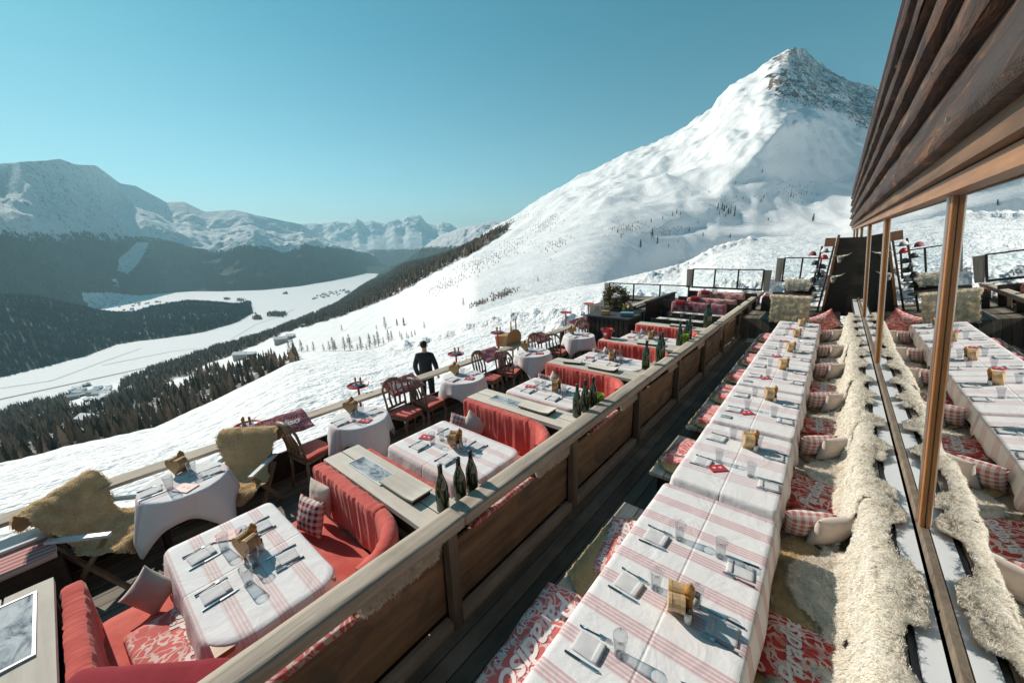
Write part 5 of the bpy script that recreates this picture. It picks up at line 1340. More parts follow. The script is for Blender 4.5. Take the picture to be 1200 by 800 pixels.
# ================================================================== round tables on the valley side
M['stripes_round'] = cloth_stripes('faint_striped_linen', .96, .55, 0, (.62, .35, .38))
rt_ = [(-4.44, .42, .325), (-4.38, 2.15, .34), (-4.42, 3.98, .34), (-4.34, 5.78, .34), (-4.3, 7.5, .34)]
rlab = ['nearest round table by the parapet', 'second round table by the parapet', 'third round table by the parapet', 'fourth round table by the parapet', 'farthest round table by the parapet']
for i, (x, y, R) in enumerate(rt_):
    pedestal_table('small round table under the cloth, the ' + rlab[i], (x, y, 0), R * 2, R * 2, True)
    n = 112; a = np.linspace(0, 2 * PI, n, endpoint=False); ang = a + .5 * i + .3
    cn = (1 / np.maximum(np.abs(np.cos(ang)), np.abs(np.sin(ang)))) - 1
    out = np.stack([R * np.cos(a), R * np.sin(a), np.cos(a), np.sin(a), cn / .414], -1)
    cloth_obj('tablecloth', out, M['stripes_round'], (x, y, .75), 0, 'white cloth hanging in pointed corners from the ' + rlab[i], 'tablecloth', 'cloths on the round tables', drop=.22, corner_extra=.24, flare=.03, fold=.032, nf=7, seed=i + 50)
    for (dx, dy, rot, sd, pl) in [(-.02, -.22, PI / 2, 1, 'near'), (.04, .20, -PI / 2, 1, 'far')]:
        setting(x + dx, y + dy, .753, rot, 'at the %s side of the %s' % (pl, rlab[i].replace(' by the parapet', '')), sd)
    condiments(x - .2, y + .0, .753, .5, 'on the ' + rlab[i], cond_b)
    (card_p if i == 0 else card).put((x + .17, y - .02, .754), .5, ('pink menu card on the ' if i == 0 else 'red menu card on the ') + rlab[i], 'menu cards')

# ---- carved chairs
def chair_proto():
    t = thing('carved_chair', '', 'chair')
    MB().soft((0, 0, .43), (.40, .40, .045), .02, (6, 6, 2), lambda P: P * np.stack([1 - .12 * P[..., 1] / .2, P[..., 0] * 0 + 1, P[..., 0] * 0 + 1], -1)).build('seat', M['chair_wood'], t, True)
    MB().soft((0, .01, .475), (.37, .37, .055), .025, (8, 8, 3), lambda P: P * np.stack([1 - .12 * P[..., 1] / .2, P[..., 0] * 0 + 1, P[..., 0] * 0 + 1], -1)).build('seat_cushion', M['coral_seat'], t, True)
    for sx in (-1, 1):
        MB().tube([(sx * .16, .16, .41), (sx * .185, .185, .33), (sx * .165, .17, .15), (sx * .18, .19, .0)], [.026, .022, .014, .019], 8).build('leg', M['chair_wood'], t, True)
        MB().tube([(sx * .175, -.17, .43), (sx * .18, -.18, .25), (sx * .185, -.22, 0)], [.021, .017, .016], 8).build('leg', M['chair_wood'], t, True)
        MB().tube([(sx * .175, -.18, .42), (sx * .185, -.20, .62), (sx * .19, -.25, .84), (sx * .15, -.27, .91)], [.019, .016, .017, .018], 8).build('back_post', M['chair_wood'], t, True)
    MB().tube([(-.165, -.265, .89), (-.12, -.28, .935), (0, -.29, .955), (.12, -.28, .935), (.165, -.265, .89)], [.018, .028, .032, .028, .018], 8).build('top_rail', M['chair_wood'], t, True)
    MB().box((0, -.195, .54), (.33, .02, .035)).build('lower_rail', M['chair_wood'], t)
    for x in (-.085, 0, .085): MB().tube([(x * .9, -.195, .53), (x * 1.15, -.22, .68), (x * .85, -.25, .80), (x, -.28, .93)], [.014, .02, .011, .016], 6).build('spindle', M['chair_wood'], t, True)
    return Proto(t)
chairp = chair_proto()
for (x, y, hd, lab) in [(-4.62, 1.62, 8, 'carved chair facing the second round table from the near side'), (-4.62, 2.98, -82, 'carved chair with ornate back between the second and third round tables'), (-4.62, 3.42, 0, 'carved chair tucked at the near side of the third round table'),
                        (-4.62, 4.80, -78, 'carved chair just beyond the third round table'), (-4.55, 5.3, 12, 'carved chair at the near side of the fourth round table'), (-4.6, 6.45, -100, 'low-backed carved chair beyond the fourth round table'),
                        (-4.55, 6.98, 5, 'carved chair at the near side of the farthest round table'), (-4.5, 8.2, -120, 'last carved chair beyond the farthest round table')]:
    chairp.put((x, y, 0), math.radians(hd), lab, 'carved chairs with red seats', .96)
# ---- sheepskin armchairs
def armchair(loc, rz, label):
    t = thing('wooden_armchair', label, 'armchair', loc, rz, None)
    for sx in (-1, 1):
        MB().beam((sx * .27, -.22, 0), (sx * .25, .18, .55), .03, .035).build('leg', M['chair_wood'], t)
        MB().beam((sx * .25, .22, 0), (sx * .27, -.20, .50), .03, .035).build('leg', M['chair_wood'], t)
        MB().beam((sx * .27, -.24, .57), (sx * .27, .22, .57), .045, .025).build('armrest', M['alu'], t)
        MB().beam((sx * .20, -.20, .40), (sx * .21, -.27, .64), .03, .035).build('back_post', M['chair_wood'], t)
    MB().box((0, 0, .385), (.50, .44, .02)).build('seat', M['dark_wood'], t)
    MB().beam((-.20, -.25, .60), (.20, -.25, .60), .02, .2).build('backrest', M['dark_wood'], t)
    return t
prof_arm = [(-.42, .60), (-.38, .74), (-.33, .86), (-.26, .84), (-.20, .68), (-.14, .50), (-.05, .43), (.12, .425), (.24, .42), (.285, .36), (.29, .27)]
def arm_outline(seed):
    up = [(q, .345 * (1 - .30 * math.exp(-((q - .52) / .13) ** 2)) * max(0, 1 - abs(2 * q - 1) ** 7) ** .5 * (1 + .05 * math.sin(q * 17 + seed))) for q in np.linspace(0, 1, 26)]
    return up + [(a, -b) for a, b in up[::-1][1:-1]]
arm_hide = hide_mesh('golden_sheepskin', prof_arm, arm_outline(1), 34000, .011, .0015, 77, 'wool_gold', 'gold_tuft', .5, 56, .016)
def place_arm(x, y, deg, lab, slab):
    # local +y of the chair is its front; the hide is modelled with +x to the front
    armchair((x, y, 0), math.radians(deg), lab)
    t = hide('golden_sheepskin', arm_hide, (x, y, 0), math.radians(deg + 90), slab, 'sheepskin', None)
place_arm(-4.70, -.10, -42, 'folding wooden armchair at the near side of the nearest round table', 'golden sheepskin over the armchair left of the nearest round table')
place_arm(-4.68, .88, -138, 'folding wooden armchair at the far side of the nearest round table', 'golden sheepskin over the armchair right of the nearest round table')

# ---- Paradiso throws over the parapet
def throw(y, label, txt=True, w=.34, L=.66, i=0):
    o = pad('printed_throw', w, L, .03, M['floral_dark'], [('Paradiso', .145, .02, 0, PI / 2, .003)] if txt else [], .02, i + 12, 34, .0)
    o.location = (-4.98, y, .73); o.rotation_euler = (0, math.radians(24), 0); tag(o, label, 'throw', 'crimson throws on the parapet'); return o
throw(1.42, 'crimson printed throw with white Paradiso lettering on the parapet, nearest one', True, .36, .72)
throw(3.22, 'crimson printed throw on the parapet behind the second carved chair', True, .36, .6, 1)
throw(5.25, 'crimson printed throw on the parapet by the big round-backed chair', False, .36, .55, 2)
throw(6.9, 'crimson printed throw on the parapet beyond the fourth round table', False, .36, .55, 3)
throw(8.9, 'printed throw at the far end of the parapet by the dark counter', False, .45, .9, 4)

# ---- little red stands in the snow
def stand_t(x, y, zt, label, dishes=True):
    t = thing('serving_stand', label, 'stand table', (x, y, -.55)); h = zt + .55
    MB().tube([(0, 0, 0), (0, 0, h - .02)], .018, 10).build('post', M['red_paint'], t)
    MB().lathe([(0, h - .02), (.16, h - .02), (.165, h), (.155, h), (.15, h - .01), (0, h - .008)], n=24).build('tray', M['red_paint'], t, True)
    MB().lathe([(0, 0), (.14, 0), (.14, .015), (0, .03)], n=18).build('foot', M['red_paint'], t)
    if dishes:
        b = MB().soft((0, 0, .012), (.16, .14, .024), .008, (3, 3, 2)); o = b.build('blue_dish', M['blue_dish'], loc=(x + .03, y, zt - .006)); tag(o, 'blue dish on the ' + label.split(',')[0], 'dish')
        for j, (dx, dy) in enumerate([(-.03, -.03), (.03, .02), (.01, -.05)]):
            mill.put((x + .03 + dx, y + dy, zt + .016), 0, ['left', 'right', 'front'][j] + ' wooden mill on the blue dish of the ' + label.split(',')[0], 'mills on the red stands', .62)
stand_t(-5.45, 1.22, .70, 'nearest little red stand, behind the crimson throw')
stand_t(-5.45, 2.72, .78, 'second little red stand, beyond the second round table')
stand_t(-5.5, 4.80, .78, 'third little red stand, beside the standing person')
stand_t(-5.6, 6.15, .93, 'fourth pale stand, left of the round-backed chair')
stand_t(-5.6, 9.0, .95, 'fifth thin red stand near the far end of the parapet', False)
stand_t(-5.6, 10.3, 1.02, 'sixth thin red stand at the far end of the parapet', False)

# ---- big round backed chair and tub behind the fourth table
t = thing('round_backed_chair', 'heavy pale wooden chair with a big round carved back, behind the fourth round table', 'chair', (-4.95, 6.15, 0), math.radians(-95))
MB().lathe([(0, 0), (.235, 0), (.25, .012), (.235, .028), (0, .028)], n=30).build('round_back', M['box_wood_dark'], t); t.children[0].rotation_euler = (math.radians(82), 0, 0); t.children[0].location = (0, -.2, .80)
MB().box((0, 0, .44), (.42, .42, .04)).build('seat', M['chair_wood'], t, bevel=.01)
for sx in (-1, 1):
    for sy in (-1, 1): MB().tube([(sx * .17, sy * .17, .42), (sx * .19, sy * .2, 0)], [.022, .016], 8).build('leg', M['chair_wood'], t)
for q, hh in ((-.05, 1.28), (.05, 1.24)): MB().lathe([(0, 0), (.014, 0), (.02, .05), (.012, .16), (.016, .2), (0, .25)], (q * 1.5, -.2, hh - .24), 10).build('finial', M['mill'], t, True)
t = thing('wooden_trough', 'square wooden trough on legs in the snow beside the round-backed chair', 'trough', (-5.55, 6.45, -.5), .3)
MB().box((0, 0, 1.2), (.42, .4, .24), taper=1.1).build('tub', M['box_wood_dark'], t)
for sx in (-1, 1):
    for sy in (-1, 1): MB().beam((sx * .17, sy * .16, 0), (sx * .17, sy * .16, 1.1), .03, .03).build('leg', M['chair_wood'], t)

# ================================================================== things on the booth counters and benches
def bottle_proto():
    t = thing('wine_bottle', '', 'bottle')
    MB().lathe([(0, .0), (.041, 0), (.045, .01), (.045, .17), (.040, .205), (.024, .25), (.0165, .28), (.015, .32), (0, .322)], n=20).build('glass_body', M['green'], t, True)
    MB().lathe([(.0165, .285), (.0162, .335), (.0175, .338), (.0175, .345), (0, .347)], n=16).build('neck_foil', M['foil'], t, True)
    return Proto(t)
bot = bottle_proto()
bgrp = [([(-1.99, 1.53), (-1.985, 1.70), (-1.985, 1.83)], 'at the rail end of the second counter', 1.08), ([(-2.0, 3.5), (-2.02, 3.72), (-1.99, 3.86)], 'at the rail end of the third counter', 1.12),
        ([(-2.0, 5.55), (-1.99, 6.1), (-2.02, 6.3)], 'between the fourth counter and the rail', 1.3), ([(-2.02, 7.25), (-2.0, 7.6), (-2.03, 7.9)], 'beyond the fifth counter by the rail', 1.25), ([(-2.0, 9.1), (-2.02, 9.35)], 'at the far counter by the rail', 1.5)]
for pts, w, s in bgrp:
    for j, (x, y) in enumerate(pts):
        bot.put((x - .025, y, .90 if j == 0 else .88), 0, '%s dark green bottle %s' % (['left', 'middle', 'right'][j], w), 'green bottles along the rail', s)
def shelf(y0, y1, label):
    t = thing('rail_shelf', label, 'shelf', (-2.02, (y0 + y1) / 2, .85)); MB().box((0, 0, .008), (.14, y1 - y0, .03)).build('board', M['grey_wood_y'], t)
    MB().box((.0, 0, -.43), (.10, y1 - y0 - .06, .83)).build('support', M['dark_wood'], t)
for i, (a, c) in enumerate([(1.67, 1.95), (3.56, 4.0), (5.42, 6.45), (7.21, 8.1), (9.06, 9.5)]): shelf(a, c, '%s narrow bottle shelf against the inside of the railing' % ORD[i])
o = MB().lathe([(0, 0), (.05, 0), (.07, .18), (.072, .2), (.062, .2), (.05, .02), (0, .02)], n=18).build('lime_bottle_cooler', M['lime'], None, True, loc=(-2.0, 7.42, .88)); tag(o, 'lime green glass cooler between the dark bottles', 'cooler')
o = MB().lathe([(0, 0), (.045, 0), (.055, .14), (.048, .14), (.04, .01), (0, .01)], n=18).build('lime_bottle_cooler', M['lime'], None, True, loc=(-1.99, 3.98, .88)); tag(o, 'small lime green glass cooler behind the third counter bottles', 'cooler')
def slate(x, y, label, rz=0, w=.46, d=.19, z=.90):
    t = thing('slate_box', label, 'box', (x, y, z), rz)
    q = MB(); xs = np.linspace(-w / 2, w / 2, 16); Pz = .035 + .035 * np.clip((xs - .08) / .2, 0, 1) ** 2
    P = np.zeros((16, 2, 3)); P[..., 0] = xs[:, None]; P[:, 0, 1] = -d / 2; P[:, 1, 1] = d / 2; P[..., 2] = Pz[:, None]
    q.grid(P); P2 = P.copy(); P2[..., 2] -= .012; q.grid(P2[::-1]); 
    q.add([P[0, 0], P[0, 1], P2[0, 1], P2[0, 0]], [(0, 1, 2, 3)]); q.add([P[-1, 0], P[-1, 1], P2[-1, 1], P2[-1, 0]], [(0, 3, 2, 1)])
    q.build('lid', M['grey_wood_x'], t); MB().box((0, 0, .014), (w * .92, d * .9, .026)).build('tray', M['black'], t)
slate(-2.45, 1.50, 'flat box with curved grey lid on the second counter'); slate(-2.5, 3.38, 'flat box with curved dark lid on the third counter')
slate(-2.55, 5.18, 'flat dark box on the fourth counter, right one'); slate(-3.1, 5.2, 'flat dark box on the fourth counter, left one', .3, .3, .16); slate(-2.5, 7.0, 'flat dark box on the fifth counter', .1); slate(-2.5, 8.88, 'flat dark box on the farthest counter')
# booth pillows
pillow('cream', (-3.27, .0, .61), math.radians(42), -.38, 'pale pillow standing at the left end of the nearest booth seat', None, .62, .72)
pillow('cream', (-3.22, 1.13, .70), math.radians(10), -.15, 'plain pillow behind the checked one in the nearest booth', None, .05, .8)
pillow('gingham', (-3.14, 1.0, .63), math.radians(14), -.3, 'red and white checked pillow in the nearest booth', None, 0, .95)
for i, (y, w) in enumerate([(3.0, 'second'), (4.86, 'third'), (6.7, 'fourth'), (8.55, 'farthest')]):
    pillow('cream', (-3.2, y, .63), math.radians(20), -.25, 'cream pillow leaning on the back of the %s booth' % w, 'cream booth pillows', .5, .85)
    pillow('pink', (-3.36, y - .08, .62), math.radians(40), -.25, 'pink checked pillow beside the cream one in the %s booth' % w, 'checked booth pillows', .3, .85)
# printed pad in the nearest booth
o = pad('printed_cushion', .62, .44, .05, M['floral'], [('Paradiso', .19, .02, .05, PI, .004)], .008, 40); o.location = (-2.82, .06, .475); o.rotation_euler.z = .05; tag(o, 'coral pad with white Paradiso lettering on the nearest booth seat', 'cushion')
# pads and skins hanging inside the railing
prof_rail = [(-2.25, .475), (-2.10, .48), (-2.03, .55), (-2.01, .66), (-2.0, .75), (-1.955, .79), (-1.90, .78), (-1.885, .70)]
rail_hide = [hide_mesh('rail_skin', prof_rail, [(0, -.26), (.0, .26), (.3, .30), (.6, .27), (.9, .33), (1, .28), (1, -.28), (.9, -.3), (.6, -.28), (.3, -.3)], 20000, .024, .002, s, 'wool', 'wool_tuft', .5, 44) for s in (61, 62)]
for i, (y, w) in enumerate([(1.05, 'nearest booth'), (2.80, 'second booth'), (4.62, 'third booth'), (6.45, 'fourth booth'), (8.2, 'farthest booth')]):
    hide('rail_skin', rail_hide[i % 2], (0, y, 0), 0, 'cream sheepskin hanging on the rail side corner of the ' + w, 'sheepskin', 'sheepskins on the railing')
for i, (y, L, w) in enumerate([(.32, .86, 'nearest booth'), (2.1, .8, 'second booth'), (3.98, .7, 'third booth')]):
    o = pad('printed_throw', .12, L, .03, M['floral'], [], .006, 70 + i); o.location = (-1.945, y, .69); tag(o, 'pink printed strip of cushion along the railing at the ' + w, 'cushion', 'printed pads on the railing')
# red ice bucket with hearts
t = thing('ice_bucket', 'glossy red ice bucket with a white heart on the fifth counter', 'bucket', (-3.38, 7.02, .90))
MB().lathe([(0, 0), (.075, 0), (.105, .2), (.112, .205), (.10, .205), (.07, .015), (0, .015)], n=26).build('pail', M['red_paint'], t, True)
for s in (-1, 1): MB().tube([(s * .1, 0, .15), (s * .14, 0, .16), (s * .14, 0, .19), (s * .105, 0, .19)], .008, 6).build('handle', M['steel'], t)
MB().prism([(a * .5, b * .5 + .07) for a, b in heart_pts(.075)], -.006, .006, lambda a, b, c: (a, -.098 + c, b)).build('heart_print', M['letter'], t)

# crate at the far left and parcels
t = thing('wooden_crate', 'dark wooden chest with gingham pad and snow on its lid, at the far left', 'chest', (-4.72, -.72, 0), .05)
MB().box((0, 0, .24), (.5, .62, .48)).build('body', M['dark_wood'], t); MB().soft((0, 0, .52), (.52, .60, .07), .02, (4, 4, 2)).build('gingham_pad', M['gingham_pink'], t, True); MB().soft((-.14, 0, .57), (.22, .58, .035), .015, (4, 8, 2)).build('snow_cover', M['roof_snow'], t, True)
# ================================================================== far part of the terrace
t = thing('service_counter', 'dark panelled service counter near the far end of the terrace, with a grey top', 'counter', (-4.35, 9.35, 0))
P = []
MB().box((0, 0, .45), (1.15, .7, .9)).build('carcass', M['dark_wood'], t); MB().box((0, 0, .92), (1.22, .78, .04)).build('counter_top', M['slate'], t)
for i in range(9): MB().box((-.52 + i * .13, -.36, .45), (.11, .02, .84)).build('front_board', M['dark_wood'], t)
o = MB().soft((0, 0, .05), (.34, .26, .10), .03, (4, 4, 2)).build('blue_cloth', fabric('folded_blue_cloth', (.10, .26, .34)), None, True, loc=(-3.95, 9.3, .95), rotz=.3); tag(o, 'folded blue cloth on the dark service counter', 'cloth')
def box_t(name, loc, d, mat, lab, cat, rz=0): o = MB().soft((0, 0, d[2] / 2), d, min(d) * .2, (3, 3, 3)).build(name, M[mat], None, True, loc=loc, rotz=rz); tag(o, lab, cat); return o
box_t('wicker_basket', (-4.5, 9.2, .945), (.22, .16, .12), 'box_wood_dark', 'small straw basket on the dark service counter', 'basket', .2)
# planter with evergreen
t = thing('planter', 'dark square planter at the far left corner of the terrace', 'planter', (-5.0, 10.9, 0))
MB().box((0, 0, .42), (.5, .5, .84), taper=1.06).build('pot', M['dark_wood'], t)
t2 = thing('potted_evergreen', 'bushy olive and brown evergreen growing in the dark planter', 'plant', (-5.0, 10.9, .82))
MB().tube([(0, 0, 0), (0, 0, .3)], .03, 8).build('stem', M['trunk'], t2)
k = NT('olive_leaves'); oi = k.noise(k.coord('Object'), 14, 3); M['olive'] = k.bsdf(k.ramp(oi, [(.35, (.035, .04, .015)), (.5, (.10, .085, .03)), (.65, (.20, .12, .05))]), .8)
n = 2600; dv = rng.normal(size=(n, 3)); dv /= np.linalg.norm(dv, axis=1, keepdims=True); rad = rng.uniform(.35, 1, n)[:, None] ** .5 * np.array([.38, .38, .34]); c0 = dv * rad * (1 + .15 * rng.normal(size=(n, 1))) + np.array([0, 0, .36])
s1 = rng.normal(size=(n, 3)) * .022; s2 = rng.normal(size=(n, 3)) * .012 + dv * .03
VV = np.stack([c0 - s1, c0 + s1, c0 + s2], 1).reshape(-1, 3); link('leaves', np_mesh('leaves', VV, np.arange(3 * n).reshape(-1, 3), M['olive'], False), t2)
for (x, y, m_, l) in [(-4.62, 10.7, 'yellow', 'amber jar beside the evergreen planter'), (-4.5, 10.85, 'box_wood', 'straw lantern beside the evergreen planter')]:
    o = MB().lathe([(0, 0), (.06, 0), (.075, .09), (.05, .16), (.055, .18), (0, .18)], n=16).build('jar', M[m_], None, True, loc=(x, y, .80)); tag(o, l, 'jar')
tt_ = thing('side_table', 'low dark side table next to the evergreen planter', 'table', (-4.45, 10.8, 0)); MB().box((0, 0, .78), (.62, .45, .04)).build('table_top', M['slate'], tt_)
for sx in (-1, 1):
    for sy in (-1, 1): MB().box((sx * .27, sy * .18, .38), (.04, .04, .76)).build('leg', M['dark_wood'], tt_)
# dark tables with plates
for i, (y, x, w) in enumerate([(9.75, -2.75, 1.25), (10.75, -2.65, 1.3)]):
    t = thing('dark_table', ['nearer bare dark table set with plates and glasses beyond the booths', 'farther bare dark table set with plates beyond the booths'][i], 'table', (x, y, 0))
    MB().soft((0, 0, .84), (w, .55, .05), .01, (3, 3, 1)).build('table_top', M['grey_wood_x'], t)
    for sx in (-1, 1): MB().box((sx * w * .36, 0, .405), (.08, .4, .81)).build('trestle', M['dark_wood'], t)
    for j in range(4):
        o = MB().lathe([(0, 0), (.06, 0), (.10, .014), (.098, .018), (.055, .006), (0, .006)], n=20).build('plate', M['white_paint'], None, True, loc=(x - .42 + j * .27, y + .05 * (-1) ** j, .866)); tag(o, '%s white plate from the left on the %s bare dark table' % (['first', 'second', 'third', 'fourth'][j], ['nearer', 'farther'][i]), 'plate', 'white plates on the dark tables')
        wineg.put((x - .3 + j * .27, y + .14, .866), 0, '%s stemmed glass from the left on the %s bare dark table' % (['first', 'second', 'third', 'fourth'][j], ['nearer', 'farther'][i]), 'glasses on the dark tables')
    t = thing('dark_bench', ['dark bench between the farthest counter and the dark tables', 'dark bench between the two dark tables'][i], 'bench', (x, y - .48, 0))
    MB().box((0, 0, .44), (w, .3, .05)).build('seat', M['dark_wood'], t); MB().box((0, .13, .72), (w, .04, .42)).build('backrest', M['dark_wood'], t)
    for sx in (-1, 1): MB().box((sx * w * .4, 0, .21), (.06, .26, .41)).build('leg', M['dark_wood'], t)
# pink covered benches
for i, y in enumerate([11.7, 12.75, 13.75]):
    z0 = [0, .0, .08][i]; x0, x1 = [(-3.7, -2.1), (-3.55, -2.05), (-3.5, -2.0)][i]; xc = (x0 + x1) / 2; w = x1 - x0
    t = thing('lounge_bench', '%s long dark bench of the three facing the wind screen' % ['nearest', 'middle', 'farthest'][i], 'bench', (xc, y, z0))
    MB().box((0, .0, .42), (w, .5, .06)).build('seat', M['dark_wood'], t); MB().box((0, .27, .74), (w + .5, .05, .56)).build('backrest', M['dark_wood'], t); MB().box((0, 0, .2), (w - .1, .4, .38)).build('base', M['dark_wood'], t)
    o = MB().soft((0, 0, 0), (w * .93, .16, .44), .06, (40, 4, 10), lambda P: P + np.stack([P[..., 0] * 0, .02 * pnoise(P[..., 0] * 5, P[..., 2] * 5 + i), .03 * pnoise(P[..., 0] * 4 + i, P[..., 0] * 0)], -1)).build('printed_cover', M['floral_dark'] if i == 0 else M['floral'], None, True, loc=(xc, y + .16, z0 + .80)); tag(o, '%s pink and red printed cover over a far lounge bench' % ['nearest', 'middle', 'farthest'][i], 'cover', 'printed covers on the far benches')
    box_t('red_heart_cushion', (xc - w * .3, y + .1, z0 + .93), (.26, .10, .14), 'red_paint', 'small red cushion on the %s far lounge bench' % ['nearest', 'middle', 'farthest'][i], 'cushion')
t = thing('dark_divider', 'low dark wooden divider left of the far lounge benches', 'divider', (-4.2, 12.6, 0)); MB().box((0, 0, .5), (.06, 2.6, 1.0)).build('panel', M['dark_wood'], t); MB().box((0, 0, 1.02), (.12, 2.7, .04)).build('cap', M['dark_wood'], t)
# end of the long tables: broad sheepskin bench, round dark table, tub chairs
t = thing('end_bench', 'broad wooden bench back standing at the far end of the long tables', 'bench', (-.78, 12.4, 0)); MB().box((0, 0, .62), (.78, .06, 1.24)).build('backrest', M['dark_wood'], t); MB().box((0, .24, .42), (.78, .45, .05)).build('seat', M['dark_wood'], t)
prof_end = [(.12, .9), (.06, 1.22), (.0, 1.29), (-.05, 1.26), (-.055, 1.0), (-.06, .55)]
eh = hide_mesh('end_sheepskin', prof_end, [(0, -.4), (0, .4), (.3, .42), (.34, .47), (.45, .47), (.5, .43), (1, .43), (1, -.43), (.5, -.43), (.45, -.47), (.34, -.47), (.3, -.4)], 7000, .018, .003, 90, 'wool', 'seat_tuft', .3, 44)
t = hide('end_sheepskin', eh, (-.78, 12.4, 0), PI / 2, 'broad tan sheepskin covering the bench back at the end of the long tables')
t = thing('bistro_table', 'round black table behind the broad tan sheepskin', 'table', (-.72, 13.5, 0)); MB().lathe([(0, 1.13), (.46, 1.13), (.48, 1.15), (.46, 1.17), (0, 1.17)], n=32).build('table_top', M['black'], t, True); MB().tube([(0, 0, 0), (0, 0, 1.14)], .05, 10).build('pedestal', M['black'], t)
def tub(x, y, z, rz, lab, slab):
    t = thing('tub_chair', lab, 'chair', (x, y, z), rz); n = 12; P = np.zeros((n, 5, 3))
    for a in range(n):
        q = -.2 + a / (n - 1) * (PI + .4)
        for b_, (rr_, zz_) in enumerate([(.27, .4), (.30, .86 - .1 * abs(math.cos(q))), (.34, .86 - .1 * abs(math.cos(q))), (.31, .4), (.27, .4)]): P[a, b_] = (rr_ * math.cos(q), rr_ * math.sin(q), zz_)
    MB().grid(P).build('shell', M['dark_wood'], t, True); MB().lathe([(0, .38), (.26, .38), (.26, .44), (0, .45)], n=20).build('seat', M['dark_wood'], t)
    for sx in (-1, 1):
        for sy in (-1, 1): MB().tube([(sx * .16, sy * .16, .38), (sx * .2, sy * .2, 0)], .014, 6).build('leg', M['black'], t)
    hide('tub_sheepskin', tubh, (x, y, z), rz - PI / 2, slab)
prof_tub = [(-.42, .62), (-.38, .85), (-.32, .94), (-.25, .88), (-.22, .6), (-.1, .46), (.15, .46), (.27, .42)]
tubh = hide_mesh('tub_sheepskin', prof_tub, [(0, -.25), (0, .25), (.15, .34), (.35, .33), (.5, .25), (.8, .26), (1, .15), (1, -.15), (.8, -.26), (.5, -.25), (.35, -.33), (.15, -.34)], 6000, .03, .005, 95, 'wool', 'wool_tuft', .4, 36)
tub(-.78, 14.35, .62, PI * 1.02, 'low tub chair behind the round black table', 'cream sheepskin over the tub chair behind the round black table')
box_t('leather_bag', (-1.2, 13.9, 1.0), (.3, .22, .2), 'black', 'black leather bag by the far wind screen', 'bag')
t = thing('folded_umbrella_stack', 'dark chest with red blankets at the end of the walkway', 'chest', (-1.35, 14.1, .0)); MB().box((0, 0, .5), (.5, .5, 1.0)).build('body', M['dark_wood'], t)
o = MB().soft((0, 0, .03), (.46, .46, .07), .02, (4, 4, 2)).build('red_blanket', M['dark_red'], None, True, loc=(-1.35, 14.1, 1.0)); tag(o, 'dark red blanket folded on the chest by the far screen', 'blanket')

# ================================================================== the person by the parapet
def skin_body(name, mat, V, E, R, root, parent=None, sub=2):
    me = bpy.data.meshes.new(name); me.from_pydata([tuple(v) for v in V], E, []); o = bpy.data.objects.new(name, me); COL.objects.link(o)
    m = o.modifiers.new('skin', 'SKIN'); m.use_smooth_shade = True
    for i, r in enumerate(R): me.skin_vertices[0].data[i].radius = (r, r) if not isinstance(r, tuple) else r
    for i in range(len(V)): me.skin_vertices[0].data[i].use_root = (i == root)
    s = o.modifiers.new('sub', 'SUBSURF'); s.levels = s.render_levels = sub
    dg = bpy.context.evaluated_depsgraph_get(); dg.update(); new = bpy.data.meshes.new_from_object(o.evaluated_get(dg)); bpy.data.objects.remove(o)
    new.materials.clear(); new.materials.append(mat); new.polygons.foreach_set('use_smooth', [True] * len(new.polygons))
    o2 = bpy.data.objects.new(name, new); COL.objects.link(o2)
    if parent: o2.parent = parent
    return o2
pt = thing('person', 'dark haired person in a dark jacket standing beyond the parapet, back to the camera', 'person', (-7.15, 5.27, -1.0), math.radians(35))
V = [(0, 0, .93), (0, 0, 1.10), (0, .01, 1.28), (0, .0, 1.43), (0, .01, 1.52), (0, .02, 1.60), (0, .025, 1.70),
     (.17, 0, 1.41), (.26, .02, 1.14), (.25, .14, .93), (.245, .18, .85), (-.17, 0, 1.41), (-.27, .0, 1.13), (-.26, .10, .92), (-.255, .14, .84),
     (.10, 0, .88), (.11, .02, .48), (.12, -.02, .09), (.13, .10, .04), (-.10, 0, .88), (-.11, .03, .48), (-.12, 0, .09), (-.13, .12, .04)]
E_ = [(0, 1), (1, 2), (2, 3), (3, 4), (4, 5), (5, 6), (3, 7), (7, 8), (8, 9), (9, 10), (3, 11), (11, 12), (12, 13), (13, 14), (0, 15), (15, 16), (16, 17), (17, 18), (0, 19), (19, 20), (20, 21), (21, 22)]
R_ = [(.15, .10), (.13, .095), (.155, .105), (.10, .075), .052, (.068, .082), (.072, .088), .055, .042, .034, .028, .055, .042, .034, .028, .085, .058, .042, .036, .085, .058, .042, .036]
for s, wi, bx in ((1, 10, .245), (-1, 14, -.255)):
    for f, (dx, dy, L) in enumerate([(-.022, .06, .032), (-.007, .066, .036), (.009, .064, .034), (.022, .056, .028)]):
        a = len(V); V += [(bx + dx, V[wi][1] + dy * .6, V[wi][2] - .055), (bx + dx, V[wi][1] + dy * .7, V[wi][2] - .055 - L), (bx + dx * .9, V[wi][1] + dy * .9, V[wi][2] - .06 - L * 1.7)]; E_ += [(wi, a), (a, a + 1), (a + 1, a + 2)]; R_ += [.010, .0085, .007]
    a = len(V); V += [(bx - s * .03, V[wi][1] + .03, V[wi][2] - .03), (bx - s * .045, V[wi][1] + .055, V[wi][2] - .06)]; E_ += [(wi, a), (a, a + 1)]; R_ += [.011, .008]
pt.scale = (.94, .94, .96)
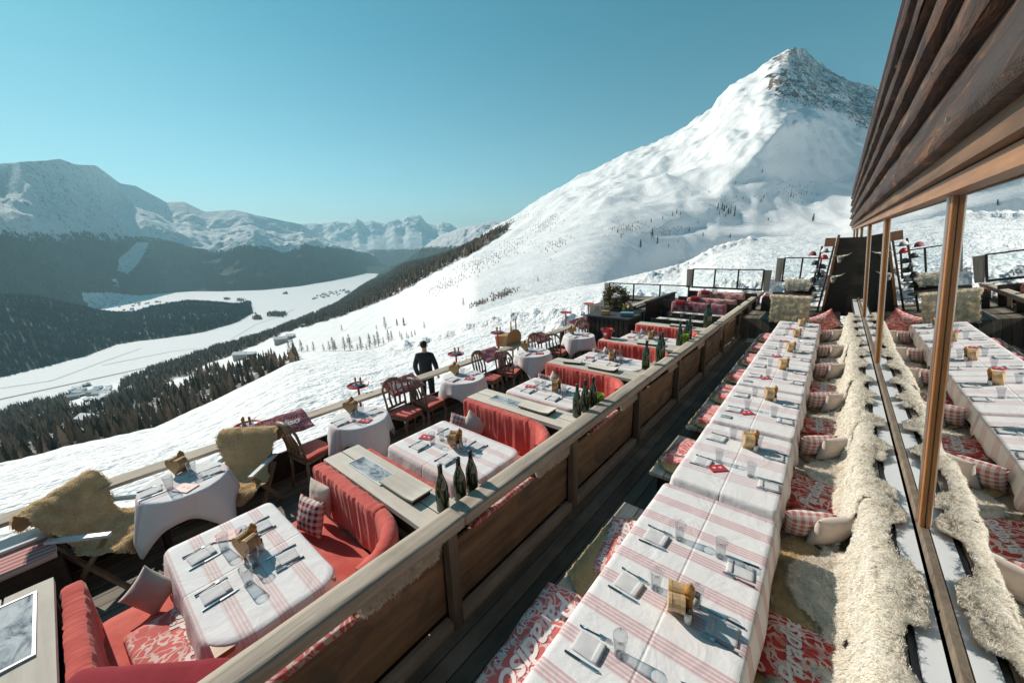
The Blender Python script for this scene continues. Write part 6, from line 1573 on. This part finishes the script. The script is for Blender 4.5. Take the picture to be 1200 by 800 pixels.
skin_body('body', M['skin'], V, E_, R_, 0, pt)
Vj = [(0, 0, .86), (0, 0, 1.0), (0, 0, 1.12), (0, .01, 1.30), (0, 0, 1.43), (0, .005, 1.50), (.175, 0, 1.41), (.265, .02, 1.14), (.25, .14, .93), (.247, .165, .88), (-.175, 0, 1.41), (-.275, .0, 1.13), (-.26, .10, .92), (-.257, .125, .87)]
skin_body('jacket', M['jacket'], Vj, [(0, 1), (1, 2), (2, 3), (3, 4), (4, 5), (4, 6), (6, 7), (7, 8), (8, 9), (4, 10), (10, 11), (11, 12), (12, 13)], [(.20, .15), (.19, .14), (.175, .13), (.19, .135), (.12, .10), .068, .08, .066, .055, .052, .08, .066, .055, .052], 0, pt)
Vt = [(0, 0, .95), (.105, 0, .86), (.112, .02, .48), (.12, -.01, .10), (-.105, 0, .86), (-.112, .03, .48), (-.12, .0, .10)]
skin_body('trousers', M['trousers'], Vt, [(0, 1), (1, 2), (2, 3), (0, 4), (4, 5), (5, 6)], [(.16, .12), .10, .078, .066, .10, .078, .066], 0, pt)
h = MB().soft((0, 0, 0), (.155, .185, .18), .08, (10, 10, 10), lambda P: P * (1 + .05 * pnoise(P[..., 0] * 22, P[..., 2] * 22 + P[..., 1] * 9)[..., None])).build('hair', M['hair'], pt, True); h.location = (0, -.005, 1.692)
for sx in (-1, 1):
    MB().soft((sx * .082, .03, 1.645), (.018, .035, .055), .008, (2, 3, 3)).build('ear', M['skin'], pt, True)
    MB().soft((sx * .125, .07 if sx > 0 else .09, .04), (.10, .28, .09), .035, (4, 6, 3)).build('boot', M['black'], pt, True)
    MB().soft((sx * .03, .105, 1.665), (.026, .014, .012), .005, (2, 2, 2)).build('eye', M['white_paint'], pt, True)
MB().tube([(0, .10, 1.67), (0, .128, 1.635), (0, .11, 1.625)], [.008, .014, .01], 8).build('nose', M['skin'], pt, True)
MB().soft((0, .104, 1.595), (.045, .012, .012), .005, (3, 2, 2)).build('mouth', NT('lips').bsdf((.42, .16, .13), .5), pt, True)
